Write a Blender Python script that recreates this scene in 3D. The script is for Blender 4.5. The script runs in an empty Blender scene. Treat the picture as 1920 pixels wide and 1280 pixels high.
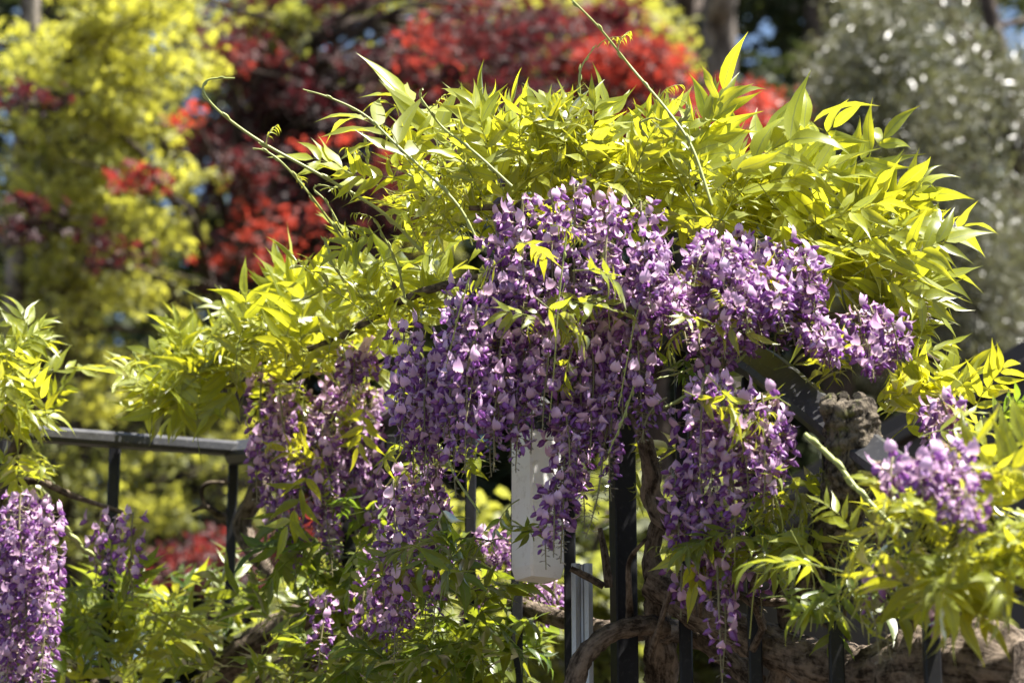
import bpy, math, random
import numpy as np
from mathutils import Vector, Matrix, noise as mnoise

rnd = random.Random(11)
rng = np.random.default_rng(11)
sc = bpy.context.scene
COL = sc.collection

# ------------------------------------------------------------------ camera
F_MM, SENSOR = 85.0, 36.0
FP = F_MM / SENSOR * 1920.0
PITCH = math.radians(15.0)
CAM = np.array([0.0, 0.0, 1.6])
RV = np.array([1.0, 0, 0])
FV = np.array([0, math.cos(PITCH), math.sin(PITCH)])
UV = np.array([0, -math.sin(PITCH), math.cos(PITCH)])
cd = bpy.data.cameras.new("camera")
cam = bpy.data.objects.new("camera", cd)
COL.objects.link(cam)
cam.location = CAM
cam.rotation_euler = (math.pi / 2 + PITCH, 0, 0)
cd.lens = F_MM
cd.sensor_width = SENSOR
cd.clip_start = 0.05
cd.clip_end = 2000
cd.dof.use_dof = True
cd.dof.focus_distance = 4.2
cd.dof.aperture_fstop = 3.5
cd.dof.aperture_blades = 0
sc.camera = cam

# ------------------------------------------------------------------ light
SUN = np.array([0.40, -0.16, 0.90]); SUN /= np.linalg.norm(SUN)
w = bpy.data.worlds.new("World"); sc.world = w; w.use_nodes = True
nt = w.node_tree
sky = nt.nodes.new("ShaderNodeTexSky"); sky.sky_type = 'NISHITA'; sky.sun_disc = False
sky.sun_elevation = math.asin(SUN[2])
sky.sun_rotation = math.atan2(SUN[0], SUN[1])
bg = nt.nodes["Background"]
nt.links.new(sky.outputs[0], bg.inputs[0])
bg.inputs[1].default_value = 0.05
ld = bpy.data.lights.new("sun", 'SUN'); ld.energy = 5.0; ld.angle = math.radians(0.53)
ld.color = (1.0, 0.95, 0.87)
lo = bpy.data.objects.new("sun", ld); COL.objects.link(lo)
lo.rotation_euler = Vector(SUN).to_track_quat('Z', 'Y').to_euler()
lo.location = (6, -4, 14)
sc.view_settings.view_transform = 'Standard'
sc.view_settings.look = 'None'
sc.view_settings.gamma = 1.0
sc.view_settings.exposure = 1.9
sc.view_settings.use_curve_mapping = False
sc.cycles.max_bounces = 4
sc.cycles.diffuse_bounces = 1
sc.cycles.transmission_bounces = 3
sc.cycles.glossy_bounces = 2
sc.cycles.use_denoising = True


def P(px, py, d):
    return CAM + d * (FV + (px - 960.0) / FP * RV + (640.0 - py) / FP * UV)


def proj(p):
    q = np.asarray(p) - CAM
    d = q @ FV
    return 960 + (q @ RV) / d * FP, 640 - (q @ UV) / d * FP, d


# ------------------------------------------------------------------ materials
def mat(name):
    m = bpy.data.materials.new(name); m.use_nodes = True
    for n in list(m.node_tree.nodes):
        m.node_tree.nodes.remove(n)
    return m, m.node_tree


def N(t, kind, **kw):
    n = t.nodes.new(kind)
    for k, v in kw.items():
        if k.startswith('i_'):
            n.inputs[k[2:].replace('_', ' ')].default_value = v
        else:
            setattr(n, k, v)
    return n


def math_n(t, op, a, b=None, clamp=False):
    n = t.nodes.new("ShaderNodeMath"); n.operation = op; n.use_clamp = clamp
    for i, v in enumerate((a, b)):
        if v is None: continue
        if hasattr(v, 'links'): t.links.new(v, n.inputs[i])
        else: n.inputs[i].default_value = v
    return n.outputs[0]


def mixc(t, f, a, b):
    n = t.nodes.new("ShaderNodeMix"); n.data_type = 'RGBA'
    for s, v in ((n.inputs[0], f), (n.inputs[6], a), (n.inputs[7], b)):
        if hasattr(v, 'links'): t.links.new(v, s)
        else: s.default_value = v if not isinstance(v, tuple) else (*v, 1.0)
    return n.outputs[2]


def attr_xyz(t):
    a = N(t, "ShaderNodeAttribute", attribute_name='lf')
    s = N(t, "ShaderNodeSeparateXYZ")
    t.links.new(a.outputs['Vector'], s.inputs[0])
    return s.outputs


def leaf_mat(name, refl_a, trans_a, refl_b, trans_b, gloss=0.10, rough=0.35, midrib=True, tmix=0.5, fres=0.42, age_light_pow=1.0):
    """lf = (across -1..1, random 0..1, age 0..1). a = age 0, b = age 1"""
    m, t = mat(name)
    X, R, A = attr_xyz(t)  # third channel: leaf age, plus light and shade put into the colour
    if age_light_pow != 1.0: A = math_n(t, 'POWER', A, age_light_pow)
    refl = mixc(t, A, refl_a, refl_b); tr = mixc(t, A, trans_a, trans_b)
    v = math_n(t, 'MULTIPLY_ADD', R, 0.55); v.node.inputs[2].default_value = 0.72
    def scale(c):
        n = N(t, "ShaderNodeVectorMath", operation='SCALE')
        t.links.new(c, n.inputs[0]); t.links.new(v, n.inputs['Scale']); return n.outputs[0]
    refl, tr = scale(refl), scale(tr)
    # fine mottling
    tc = N(t, "ShaderNodeTexCoord")
    nz = N(t, "ShaderNodeTexNoise", i_Scale=90.0, i_Detail=3.0)
    t.links.new(tc.outputs['Object'], nz.inputs['Vector'])
    mot = math_n(t, 'MULTIPLY_ADD', nz.outputs[0], 0.5); mot.node.inputs[2].default_value = 0.75
    n = N(t, "ShaderNodeVectorMath", operation='SCALE'); t.links.new(tr, n.inputs[0]); t.links.new(mot, n.inputs['Scale']); tr = n.outputs[0]
    if midrib:
        ax = math_n(t, 'ABSOLUTE', X)
        rib = math_n(t, 'LESS_THAN', ax, 0.09)
        rib = math_n(t, 'MULTIPLY', rib, 0.6)
        tr = mixc(t, rib, tr, (0.25, 0.27, 0.05))
        refl = mixc(t, rib, refl, (0.28, 0.32, 0.12))
    d = N(t, "ShaderNodeBsdfDiffuse"); t.links.new(refl, d.inputs[0])
    tl = N(t, "ShaderNodeBsdfTranslucent"); t.links.new(tr, tl.inputs[0])
    ad = N(t, "ShaderNodeMixShader"); ad.inputs[0].default_value = tmix
    t.links.new(d.outputs[0], ad.inputs[1]); t.links.new(tl.outputs[0], ad.inputs[2])
    g = N(t, "ShaderNodeBsdfGlossy"); g.inputs['Roughness'].default_value = rough
    fr = N(t, "ShaderNodeFresnel"); fr.inputs[0].default_value = 1.4
    f = math_n(t, 'MULTIPLY_ADD', fr.outputs[0], fres, clamp=True); f.node.inputs[2].default_value = gloss - 0.03
    mx = N(t, "ShaderNodeMixShader"); t.links.new(f, mx.inputs[0])
    t.links.new(ad.outputs[0], mx.inputs[1]); t.links.new(g.outputs[0], mx.inputs[2])
    o = N(t, "ShaderNodeOutputMaterial"); t.links.new(mx.outputs[0], o.inputs[0])
    return m


def bark_mat(name, dark, light, scale=30.0, stretch=4.0, bump=0.6, rough=0.9, moss=None, bdist=0.012):
    m, t = mat(name)
    tc = N(t, "ShaderNodeTexCoord")
    nz = N(t, "ShaderNodeTexNoise", i_Scale=scale, i_Detail=8.0, i_Roughness=0.7)
    t.links.new(tc.outputs['Object'], nz.inputs['Vector'])
    a = N(t, "ShaderNodeAttribute", attribute_name='lf')
    mp = N(t, "ShaderNodeMapping"); mp.inputs['Scale'].default_value = (scale * 1.6, scale * 1.6, scale * 1.6 / stretch)
    t.links.new(a.outputs['Vector'], mp.inputs[0])
    n2 = N(t, "ShaderNodeTexNoise", i_Scale=1.0, i_Detail=6.0, i_Roughness=0.65, i_Distortion=0.8)
    t.links.new(mp.outputs[0], n2.inputs['Vector'])
    s = math_n(t, 'ADD', math_n(t, 'MULTIPLY', nz.outputs[0], 0.5), math_n(t, 'MULTIPLY', n2.outputs[0], 0.5))
    cr = N(t, "ShaderNodeValToRGB")
    cr.color_ramp.elements[0].position = 0.43; cr.color_ramp.elements[0].color = (*dark, 1)
    cr.color_ramp.elements[1].position = 0.58; cr.color_ramp.elements[1].color = (*light, 1)
    t.links.new(s, cr.inputs[0])
    c = cr.outputs[0]
    if moss:
        n3 = N(t, "ShaderNodeTexNoise", i_Scale=scale * 0.6, i_Detail=5.0)
        t.links.new(tc.outputs['Object'], n3.inputs['Vector'])
        r3 = N(t, "ShaderNodeMapRange"); r3.inputs[1].default_value = 0.56; r3.inputs[2].default_value = 0.66
        t.links.new(n3.outputs[0], r3.inputs[0])
        c = mixc(t, math_n(t, 'MULTIPLY', r3.outputs[0], 0.7), c, moss)
    b = N(t, "ShaderNodeBsdfPrincipled"); b.inputs['Roughness'].default_value = rough
    b.inputs['Specular IOR Level'].default_value = 0.2
    t.links.new(c, b.inputs['Base Color'])
    bp = N(t, "ShaderNodeBump"); bp.inputs['Strength'].default_value = bump; bp.inputs['Distance'].default_value = bdist
    t.links.new(s, bp.inputs['Height']); t.links.new(bp.outputs[0], b.inputs['Normal'])
    o = N(t, "ShaderNodeOutputMaterial"); t.links.new(b.outputs[0], o.inputs[0])
    return m


def plain_mat(name, col, rough=0.5, metal=0.0, nscale=25.0, namp=0.25, bump=0.1, dust=None, spec=0.5, coord='Object'):
    m, t = mat(name)
    tc = N(t, "ShaderNodeTexCoord")
    nz = N(t, "ShaderNodeTexNoise", i_Scale=nscale, i_Detail=7.0, i_Roughness=0.65)
    t.links.new(tc.outputs[coord], nz.inputs['Vector'])
    lo_ = tuple(c * (1 - namp) for c in col); hi = tuple(min(1, c * (1 + namp)) for c in col)
    c = mixc(t, nz.outputs[0], lo_, hi)
    if dust:
        n2 = N(t, "ShaderNodeTexNoise", i_Scale=nscale * 4, i_Detail=5.0, i_Roughness=0.7)
        t.links.new(tc.outputs[coord], n2.inputs['Vector'])
        r = N(t, "ShaderNodeMapRange"); r.inputs[1].default_value = 0.55; r.inputs[2].default_value = 0.72
        t.links.new(n2.outputs[0], r.inputs[0])
        c = mixc(t, math_n(t, 'MULTIPLY', r.outputs[0], 0.6), c, dust)
    b = N(t, "ShaderNodeBsdfPrincipled"); b.inputs['Metallic'].default_value = metal
    b.inputs['Specular IOR Level'].default_value = spec
    t.links.new(c, b.inputs['Base Color'])
    rr = math_n(t, 'MULTIPLY_ADD', nz.outputs[0], 0.25); rr.node.inputs[2].default_value = rough - 0.12
    t.links.new(rr, b.inputs['Roughness'])
    bp = N(t, "ShaderNodeBump"); bp.inputs['Strength'].default_value = bump; bp.inputs['Distance'].default_value = 0.002
    t.links.new(nz.outputs[0], bp.inputs['Height']); t.links.new(bp.outputs[0], b.inputs['Normal'])
    o = N(t, "ShaderNodeOutputMaterial"); t.links.new(b.outputs[0], o.inputs[0])
    return m


def petal_mat():
    """lf = (petal kind: 0 banner 1 wing 2 bud 3 tiny grey bud 4 calyx and stalk, along, random)"""
    m, t = mat('wisteria_petal')
    K, L, R = attr_xyz(t)
    ban = mixc(t, L, (0.77, 0.55, 0.70), (0.64, 0.40, 0.65))
    throat = math_n(t, 'LESS_THAN', L, 0.20)
    ban = mixc(t, math_n(t, 'MULTIPLY', throat, 0.7), ban, (0.72, 0.68, 0.42))
    wing = mixc(t, L, (0.37, 0.15, 0.43), (0.22, 0.06, 0.30))
    bud = mixc(t, L, (0.30, 0.13, 0.40), (0.20, 0.06, 0.32))
    grey = (0.26, 0.25, 0.20)
    c = ban
    for k, col in ((0.5, wing), (1.5, bud), (2.5, grey), (3.5, (0.26, 0.17, 0.12))):
        c = mixc(t, math_n(t, 'GREATER_THAN', K, k), c, col)
    fade = math_n(t, 'GREATER_THAN', R, 0.88)
    isb = math_n(t, 'LESS_THAN', K, 1.5)
    c = mixc(t, math_n(t, 'MULTIPLY', math_n(t, 'MULTIPLY', fade, isb), 0.45), c, (0.62, 0.50, 0.66))
    v = math_n(t, 'MULTIPLY_ADD', R, 0.45); v.node.inputs[2].default_value = 0.78
    n = N(t, "ShaderNodeVectorMath", operation='SCALE'); t.links.new(c, n.inputs[0]); t.links.new(v, n.inputs['Scale']); c = n.outputs[0]
    d = N(t, "ShaderNodeBsdfDiffuse"); t.links.new(c, d.inputs[0])
    tl = N(t, "ShaderNodeBsdfTranslucent"); t.links.new(c, tl.inputs[0])
    mx = N(t, "ShaderNodeMixShader"); mx.inputs[0].default_value = 0.38
    t.links.new(d.outputs[0], mx.inputs[1]); t.links.new(tl.outputs[0], mx.inputs[2])
    g = N(t, "ShaderNodeBsdfGlossy"); g.inputs['Roughness'].default_value = 0.45
    m2 = N(t, "ShaderNodeMixShader"); m2.inputs[0].default_value = 0.05
    t.links.new(mx.outputs[0], m2.inputs[1]); t.links.new(g.outputs[0], m2.inputs[2])
    o = N(t, "ShaderNodeOutputMaterial"); t.links.new(m2.outputs[0], o.inputs[0])
    return m


M_LEAF = leaf_mat('wisteria_leaf', (0.29, 0.33, 0.045), (0.78, 0.74, 0.03), (0.045, 0.085, 0.014), (0.22, 0.36, 0.02), gloss=0.05, rough=0.36, tmix=0.58)
M_PETAL = petal_mat()
M_SHOOT = plain_mat('green_shoot', (0.30, 0.34, 0.10), 0.5, nscale=60, namp=0.35)
M_STALK = plain_mat('raceme_stalk', (0.19, 0.17, 0.08), 0.6, nscale=60, namp=0.3)
M_VINE = bark_mat('vine_bark', (0.030, 0.021, 0.014), (0.21, 0.165, 0.125), scale=46, stretch=6, bump=1.0)
M_STUB = bark_mat('old_bark', (0.016, 0.012, 0.009), (0.20, 0.165, 0.12), scale=60, stretch=1.6, bump=1.0, bdist=0.02, moss=(0.16, 0.17, 0.05))
M_BLACK = plain_mat('black_paint', (0.013, 0.013, 0.015), 0.45, nscale=30, namp=0.3, bump=0.12, dust=(0.045, 0.045, 0.045), spec=0.22)
M_SUNLIT = plain_mat('sunlit_black_paint', (0.036, 0.036, 0.039), 0.4, nscale=30, namp=0.4, bump=0.12, dust=(0.12, 0.12, 0.12), spec=0.4)  # black paint lightened for the sunlit sheen on the rails, plus dust speckle
M_WHITE = plain_mat('white_housing', (0.82, 0.81, 0.79), 0.45, nscale=14, namp=0.08, dust=(0.5, 0.46, 0.4))
M_ZINC = plain_mat('galvanised_steel', (0.42, 0.43, 0.44), 0.45, metal=0.7, nscale=50, namp=0.3, dust=(0.25, 0.23, 0.2))
M_PLANK = plain_mat('brown_plank', (0.040, 0.029, 0.027), 0.7, nscale=12, namp=0.3, bump=0.3)
M_YEL = leaf_mat('yellow_maple_leaf', (0.34, 0.36, 0.075), (0.76, 0.73, 0.08), (0.11, 0.125, 0.04), (0.28, 0.31, 0.05), midrib=False, rough=0.55, gloss=0.05, fres=0.32, tmix=0.6)
M_RED = leaf_mat('red_maple_leaf', (0.026, 0.008, 0.011), (0.10, 0.010, 0.018), (0.25, 0.04, 0.025), (0.74, 0.085, 0.045), gloss=0.05, fres=0.25, age_light_pow=1.7, midrib=False, rough=0.6, tmix=0.5)
M_OLIVE = leaf_mat('olive_leaf', (0.070, 0.076, 0.040), (0.14, 0.15, 0.05), (0.15, 0.15, 0.10), (0.2, 0.2, 0.08), gloss=0.06, fres=0.26, midrib=False, rough=0.5, tmix=0.4)
M_DARK = leaf_mat('evergreen_leaf', (0.035, 0.045, 0.018), (0.05, 0.07, 0.02), (0.07, 0.09, 0.03), (0.14, 0.17, 0.03), midrib=False, rough=0.5, tmix=0.35, gloss=0.04, fres=0.15)
M_TRUNK = bark_mat('tree_bark', (0.05, 0.04, 0.035), (0.30, 0.26, 0.22), scale=12, stretch=5, bump=0.8)
M_TWIG = bark_mat('dark_twig', (0.03, 0.024, 0.02), (0.11, 0.085, 0.07), scale=20, stretch=4)
M_SOIL = plain_mat('garden_soil', (0.055, 0.042, 0.03), 0.95, nscale=4, namp=0.5, bump=0.5)
M_STONE = plain_mat('stone_wall', (0.22, 0.19, 0.16), 0.9, nscale=8, namp=0.4, bump=0.6)
M_ROOF = plain_mat('roof_felt', (0.035, 0.032, 0.03), 0.9, nscale=20, namp=0.3, bump=0.4)
M_DRY = leaf_mat('dry_leaf', (0.35, 0.16, 0.06), (0.5, 0.2, 0.05), (0.3, 0.15, 0.08), (0.4, 0.2, 0.06))


# ------------------------------------------------------------------ mesh building
class MB:
    def __init__(s):
        s.v, s.f, s.a, s.n = [], [], [], 0

    def add(s, v, faces, a=None):
        """v (n,3) array, faces: list of index tuples or list of arrays, a (n,3)"""
        v = np.asarray(v, dtype=np.float64)
        s.v.append(v)
        s.a.append(np.zeros((len(v), 3)) if a is None else np.asarray(a, dtype=np.float64))
        s.f.append((faces, s.n))
        s.n += len(v)

    def add_many(s, T, faces, A):
        """T (k,n,3) transformed copies of one template with faces (m,c) array"""
        k, n, _ = T.shape
        F = np.asarray(faces)
        idx = (F[None] + (np.arange(k) * n)[:, None, None]).reshape(-1, F.shape[1])
        s.v.append(T.reshape(-1, 3)); s.a.append(A.reshape(-1, 3))
        s.f.append((idx, s.n)); s.n += k * n

    def mesh(s, name, off, m, smooth=True):
        me = bpy.data.meshes.new(name)
        if not s.v: return me
        V = np.concatenate(s.v) - off
        A = np.concatenate(s.a)
        loops, starts, c = [], [], 0
        for faces, o in s.f:
            if isinstance(faces, np.ndarray):
                loops.append((faces + o).ravel())
                k = faces.shape[1]
                starts.append(c + np.arange(len(faces)) * k); c += faces.size
            else:
                for f in faces:
                    loops.append(np.asarray(f) + o); starts.append(np.array([c])); c += len(f)
        L = np.concatenate(loops).astype(np.int32); S = np.concatenate(starts).astype(np.int32)
        me.vertices.add(len(V)); me.vertices.foreach_set('co', V.astype(np.float32).ravel())
        me.loops.add(len(L)); me.loops.foreach_set('vertex_index', L)
        me.polygons.add(len(S)); me.polygons.foreach_set('loop_start', S)
        me.update(calc_edges=True)
        at = me.attributes.new('lf', 'FLOAT_VECTOR', 'POINT')
        at.data.foreach_set('vector', A.astype(np.float32).ravel())
        me.polygons.foreach_set('use_smooth', np.full(len(S), smooth, dtype=bool))
        me.materials.append(m)
        me.update()
        return me


ROOT_LOC = {}


def loc_of(o):
    return ROOT_LOC.get(o.name, np.zeros(3))


def thing(name, loc, label, cat, group=None):
    o = bpy.data.objects.new(name, None); COL.objects.link(o)
    o.empty_display_size = 0.1
    o.location = loc
    ROOT_LOC[o.name] = np.array(loc, dtype=float)
    o['label'] = label; o['category'] = cat
    if group: o['group'] = group
    return o


def part(name, mb, m, parent, smooth=True, kind=None, label=None):
    off = loc_of(parent) if parent else np.zeros(3)
    me = mb.mesh(name, off, m, smooth) if isinstance(mb, MB) else mb
    o = bpy.data.objects.new(name, me); COL.objects.link(o)
    if parent:
        o.parent = parent
        ROOT_LOC[o.name] = off
    if kind: o['kind'] = kind
    if label: o['label'] = label
    return o


def structure(name, mb, m, smooth=False):
    return part(name, mb, m, None, smooth, kind='structure')


def nrm(v):
    v = np.asarray(v, float); l = np.linalg.norm(v)
    return v / l if l > 1e-9 else np.array([0, 0, 1.0])


def frame(d, up):
    """columns: x along d, z near up"""
    x = nrm(d); y = np.cross(up, x)
    if np.linalg.norm(y) < 1e-4: y = np.cross([0.3, 1, 0.2], x)
    y = nrm(y); z = np.cross(x, y)
    return np.stack([x, y, z], axis=1)


def catmull(pts, n):
    p = [np.asarray(q, float) for q in pts]
    if len(p) == 2:
        return [p[0] + (p[1] - p[0]) * t for t in np.linspace(0, 1, n)]
    p = [2 * p[0] - p[1]] + p + [2 * p[-1] - p[-2]]
    seg = len(p) - 3; out = []
    for t in np.linspace(0, seg, n):
        i = min(int(t), seg - 1); u = t - i
        a, b, c, d = p[i:i + 4]
        out.append(0.5 * (2 * b + (c - a) * u + (2 * a - 5 * b + 4 * c - d) * u * u + (3 * b - a - 3 * c + d) * u ** 3))
    return out


def tube(mb, pts, rad, n=24, seg=10, rough=0.0, nscale=20.0, ridges=0, twist=0.0, cap=True, age_light=0.0, smooth_pts=True):
    """rad list matched to pts"""
    c = catmull(pts, n) if smooth_pts else [np.asarray(q, float) for q in pts]
    n = len(c)
    r = np.interp(np.linspace(0, 1, n), np.linspace(0, 1, len(rad)), rad)
    up = np.array([0.21, 0.13, 0.97]); V = []; A = []; L = 0
    ref = None
    for i in range(n):
        t = nrm(c[min(i + 1, n - 1)] - c[max(i - 1, 0)])
        if ref is None:
            ref = nrm(np.cross(t, up if abs(t @ up) < 0.95 else np.array([1, 0, 0.])))
        else:
            ref = nrm(ref - t * (ref @ t))
        b = np.cross(t, ref)
        if i: L += np.linalg.norm(c[i] - c[i - 1])
        for k in range(seg):
            th = 2 * math.pi * k / seg
            dirv = math.cos(th) * ref + math.sin(th) * b
            rr = r[i]
            if rough:
                q = c[i] + dirv * r[i]
                rr *= 1 + rough * (mnoise.noise(Vector(q * nscale)) + 0.6 * mnoise.noise(Vector(q * nscale * 2.7)))
            if ridges:
                rr *= 1 + 0.10 * math.sin(ridges * (th + twist * L) + 1.5 * math.sin(3 * L * nscale * .2))
            V.append(c[i] + dirv * rr)
            A.append((math.cos(th) * r[i], math.sin(th) * r[i], L))
    F = []
    for i in range(n - 1):
        for k in range(seg):
            k2 = (k + 1) % seg
            F.append((i * seg + k, i * seg + k2, (i + 1) * seg + k2, (i + 1) * seg + k))
    mb.add(V, np.array(F), A)
    if cap:
        base = mb.n
        for i in (0, n - 1):
            ring = V[i * seg:(i + 1) * seg]
            fs = [tuple(range(seg))] if i else [tuple(range(seg - 1, -1, -1))]
            mb.add(ring, fs, A[i * seg:(i + 1) * seg])
    return c


def box(mb, c, ax, half, bevel=0.0):
    """bevelled box: centre, 3x3 axes (columns), half sizes"""
    c = np.asarray(c, float); h = np.asarray(half, float); b = min(bevel, h.min() * 0.9)
    if b <= 0:
        v = np.array([[x, y, z] for x in (-1, 1) for y in (-1, 1) for z in (-1, 1)]) * h
        mb.add(c + v @ ax.T, [(0, 1, 3, 2), (4, 6, 7, 5), (0, 4, 5, 1), (2, 3, 7, 6), (0, 2, 6, 4), (1, 5, 7, 3)])
        return
    # octagon-section prism along z axis with chamfered ends
    hx, hy, hz = h
    ring = lambda e, z: [(hx - b - e, hy - e, z), (-(hx - b - e), hy - e, z), (-(hx - e), hy - b - e, z), (-(hx - e), -(hy - b - e), z),
                         (-(hx - b - e), -(hy - e), z), (hx - b - e, -(hy - e), z), (hx - e, -(hy - b - e), z), (hx - e, hy - b - e, z)]
    v = np.array(ring(b * .7, -hz) + ring(0, -hz + b) + ring(0, hz - b) + ring(b * .7, hz))
    F = [tuple(range(7, -1, -1)), tuple(range(24, 32))]
    for r in range(3):
        for k in range(8):
            k2 = (k + 1) % 8
            F.append((r * 8 + k, r * 8 + k2, r * 8 + 8 + k2, r * 8 + 8 + k))
    mb.add(c + v @ ax.T, F)


def beam(mb, a, b, wx, wy, up=(0, 0, 1), bevel=0.004):
    a = np.asarray(a, float); b = np.asarray(b, float)
    z = nrm(b - a); x = nrm(np.cross(up, z)) if abs(nrm(up) @ z) < 0.99 else nrm(np.cross((0, 1, 0), z))
    y = np.cross(z, x)
    box(mb, (a + b) / 2, np.stack([x, y, z], axis=1), (wx / 2, wy / 2, np.linalg.norm(b - a) / 2), bevel)


# ------------------------------------------------------------------ leaf templates
def leaflet_template(r, fold, curl, wave, narrow=1.0):
    st = [0, 0.06, 0.16, 0.31, 0.48, 0.65, 0.79, 0.90, 1.0]
    wd = [0.02, 0.45, 0.86, 1.0, 0.88, 0.56, 0.24, 0.08, 0.0]
    V, A = [], []
    ph = r.uniform(0, 6.28)
    for t, w_ in zip(st, wd):
        hw = 0.112 * w_ * narrow
        x = math.sin(curl * t) / curl if abs(curl) > 1e-3 else t
        z0 = -(1 - math.cos(curl * t)) / curl if abs(curl) > 1e-3 else 0
        bend = 0.13 * math.sin(ph) * t * t + 0.02 * math.sin(5 * t + ph)
        for s in (-1, 0, 1):
            z = z0 + fold * abs(s) * hw + wave * math.sin(9 * t + ph + s * 1.3) * (abs(s)) * w_
            V.append((x, s * hw * (1 + 0.12 * s * math.cos(ph)) + bend, z)); A.append((s, 0, 0))
    F = []
    for i in range(len(st) - 1):
        for k in range(2):
            a = i * 3 + k
            F.append((a, a + 3, a + 4, a + 1))
    return np.array(V), np.array(F), np.array(A, float)


LT = []
for i in range(14):
    LT.append(leaflet_template(rnd, rnd.uniform(0.15, 0.7), rnd.uniform(-0.3, 1.3), rnd.uniform(0.012, 0.045), rnd.uniform(0.75, 1.2)))
LTY = [leaflet_template(rnd, rnd.uniform(0.8, 1.6), rnd.uniform(0.4, 1.6), 0.006, rnd.uniform(0.45, 0.7)) for i in range(6)]


def compound_leaf(base, d, up, length, r, young=False, droop=0.5, lscale=1.0, face=0.0):
    """returns rachis points and leaflet frames [(pos, R, len, template)]"""
    Fm = frame(d, up)
    n = r.choice([4, 5, 5, 6]) if not young else 5
    if abs(droop) < .05: droop = .05
    pts = []
    for i in range(9):
        t = i / 8
        pts.append(base + Fm @ np.array([math.sin(droop * t) / droop, 0.04 * math.sin(t * 5 + r.random()), -(1 - math.cos(droop * t)) / droop]) * length)
    leaflets = []
    def at(t):
        f = t * 8; i = min(int(f), 7); return pts[i] + (pts[i + 1] - pts[i]) * (f - i), nrm(pts[i + 1] - pts[i])
    for k in range(n):
        t = 0.30 + 0.62 * k / (n - 1)
        p, tg = at(t)
        fm = frame(tg, Fm[:, 2])
        L = (0.40 + 0.12 * math.sin(math.pi * (k + 0.6) / n)) * length * lscale * (0.75 if young else 1)
        for s in (-1, 1):
            if r.random() < 0.04: continue
            ang = math.radians(r.uniform(32, 62))
            lift = (r.uniform(-0.55, 0.35) if r.random() > face else r.uniform(-.35, .35)) if not young else r.uniform(-1.3, -0.4)
            dv = fm @ np.array([math.cos(ang), s * math.sin(ang), lift])
            upv = fm @ np.array([0.2 * r.uniform(-1, 1), s * r.uniform(-0.7, 0.5), 1.0])
            leaflets.append((p, frame(dv, upv), L * r.uniform(0.85, 1.12)))
    p, tg = at(1.0)
    fm = frame(tg, Fm[:, 2])
    leaflets.append((p, frame(fm @ np.array([1, r.uniform(-.15, .15), r.uniform(-.5, .1)]), fm[:, 2] + 0.3 * rng.normal(size=3)), 0.48 * length * lscale * (0.75 if young else 1)))
    return pts, leaflets


def rachis_geo(mb, pts, r0, age_light, sd):
    c = pts; seg = 4; V, A = [], []
    for i, q in enumerate(c):
        t = nrm(c[min(i + 1, len(c) - 1)] - c[max(i - 1, 0)])
        fm = frame(t, np.array([0.1, 0.2, 0.97]))
        rr = r0 * (1 - 0.6 * i / (len(c) - 1))
        for k in range(seg):
            th = 2 * math.pi * k / seg
            V.append(q + rr * (math.cos(th) * fm[:, 1] + math.sin(th) * fm[:, 2])); A.append((0.0, sd, age_light))
    F = [(i * seg + k, i * seg + (k + 1) % seg, (i + 1) * seg + (k + 1) % seg, (i + 1) * seg + k) for i in range(len(c) - 1) for k in range(seg)]
    mb.add(V, np.array(F), A)


def leaflet_geo(mb, lf, age_light, r, tpl=None, young=False):
    p, R, L = lf
    V, F, A = tpl or r.choice(LTY if young else LT)
    a = A.copy(); a[:, 1] = r.random(); a[:, 2] = min(1, max(0, age_light + r.uniform(-.15, .15)))
    mb.add(p + (V * L) @ R.T, F, a)


# ------------------------------------------------------------------ flower templates
def grid_petal(fn, nu, nv, kind, flip=False):
    V, A = [], []
    for i in range(nu + 1):
        for j in range(nv + 1):
            u, v = i / nu, j / nv * 2 - 1
            V.append(fn(u, v)); A.append((kind, u, 0))
    F = []
    for i in range(nu):
        for j in range(nv):
            a = i * (nv + 1) + j
            F.append((a, a + nv + 1, a + nv + 2, a + 1))
    return np.array(V, float), np.array(F), np.array(A, float)


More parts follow.
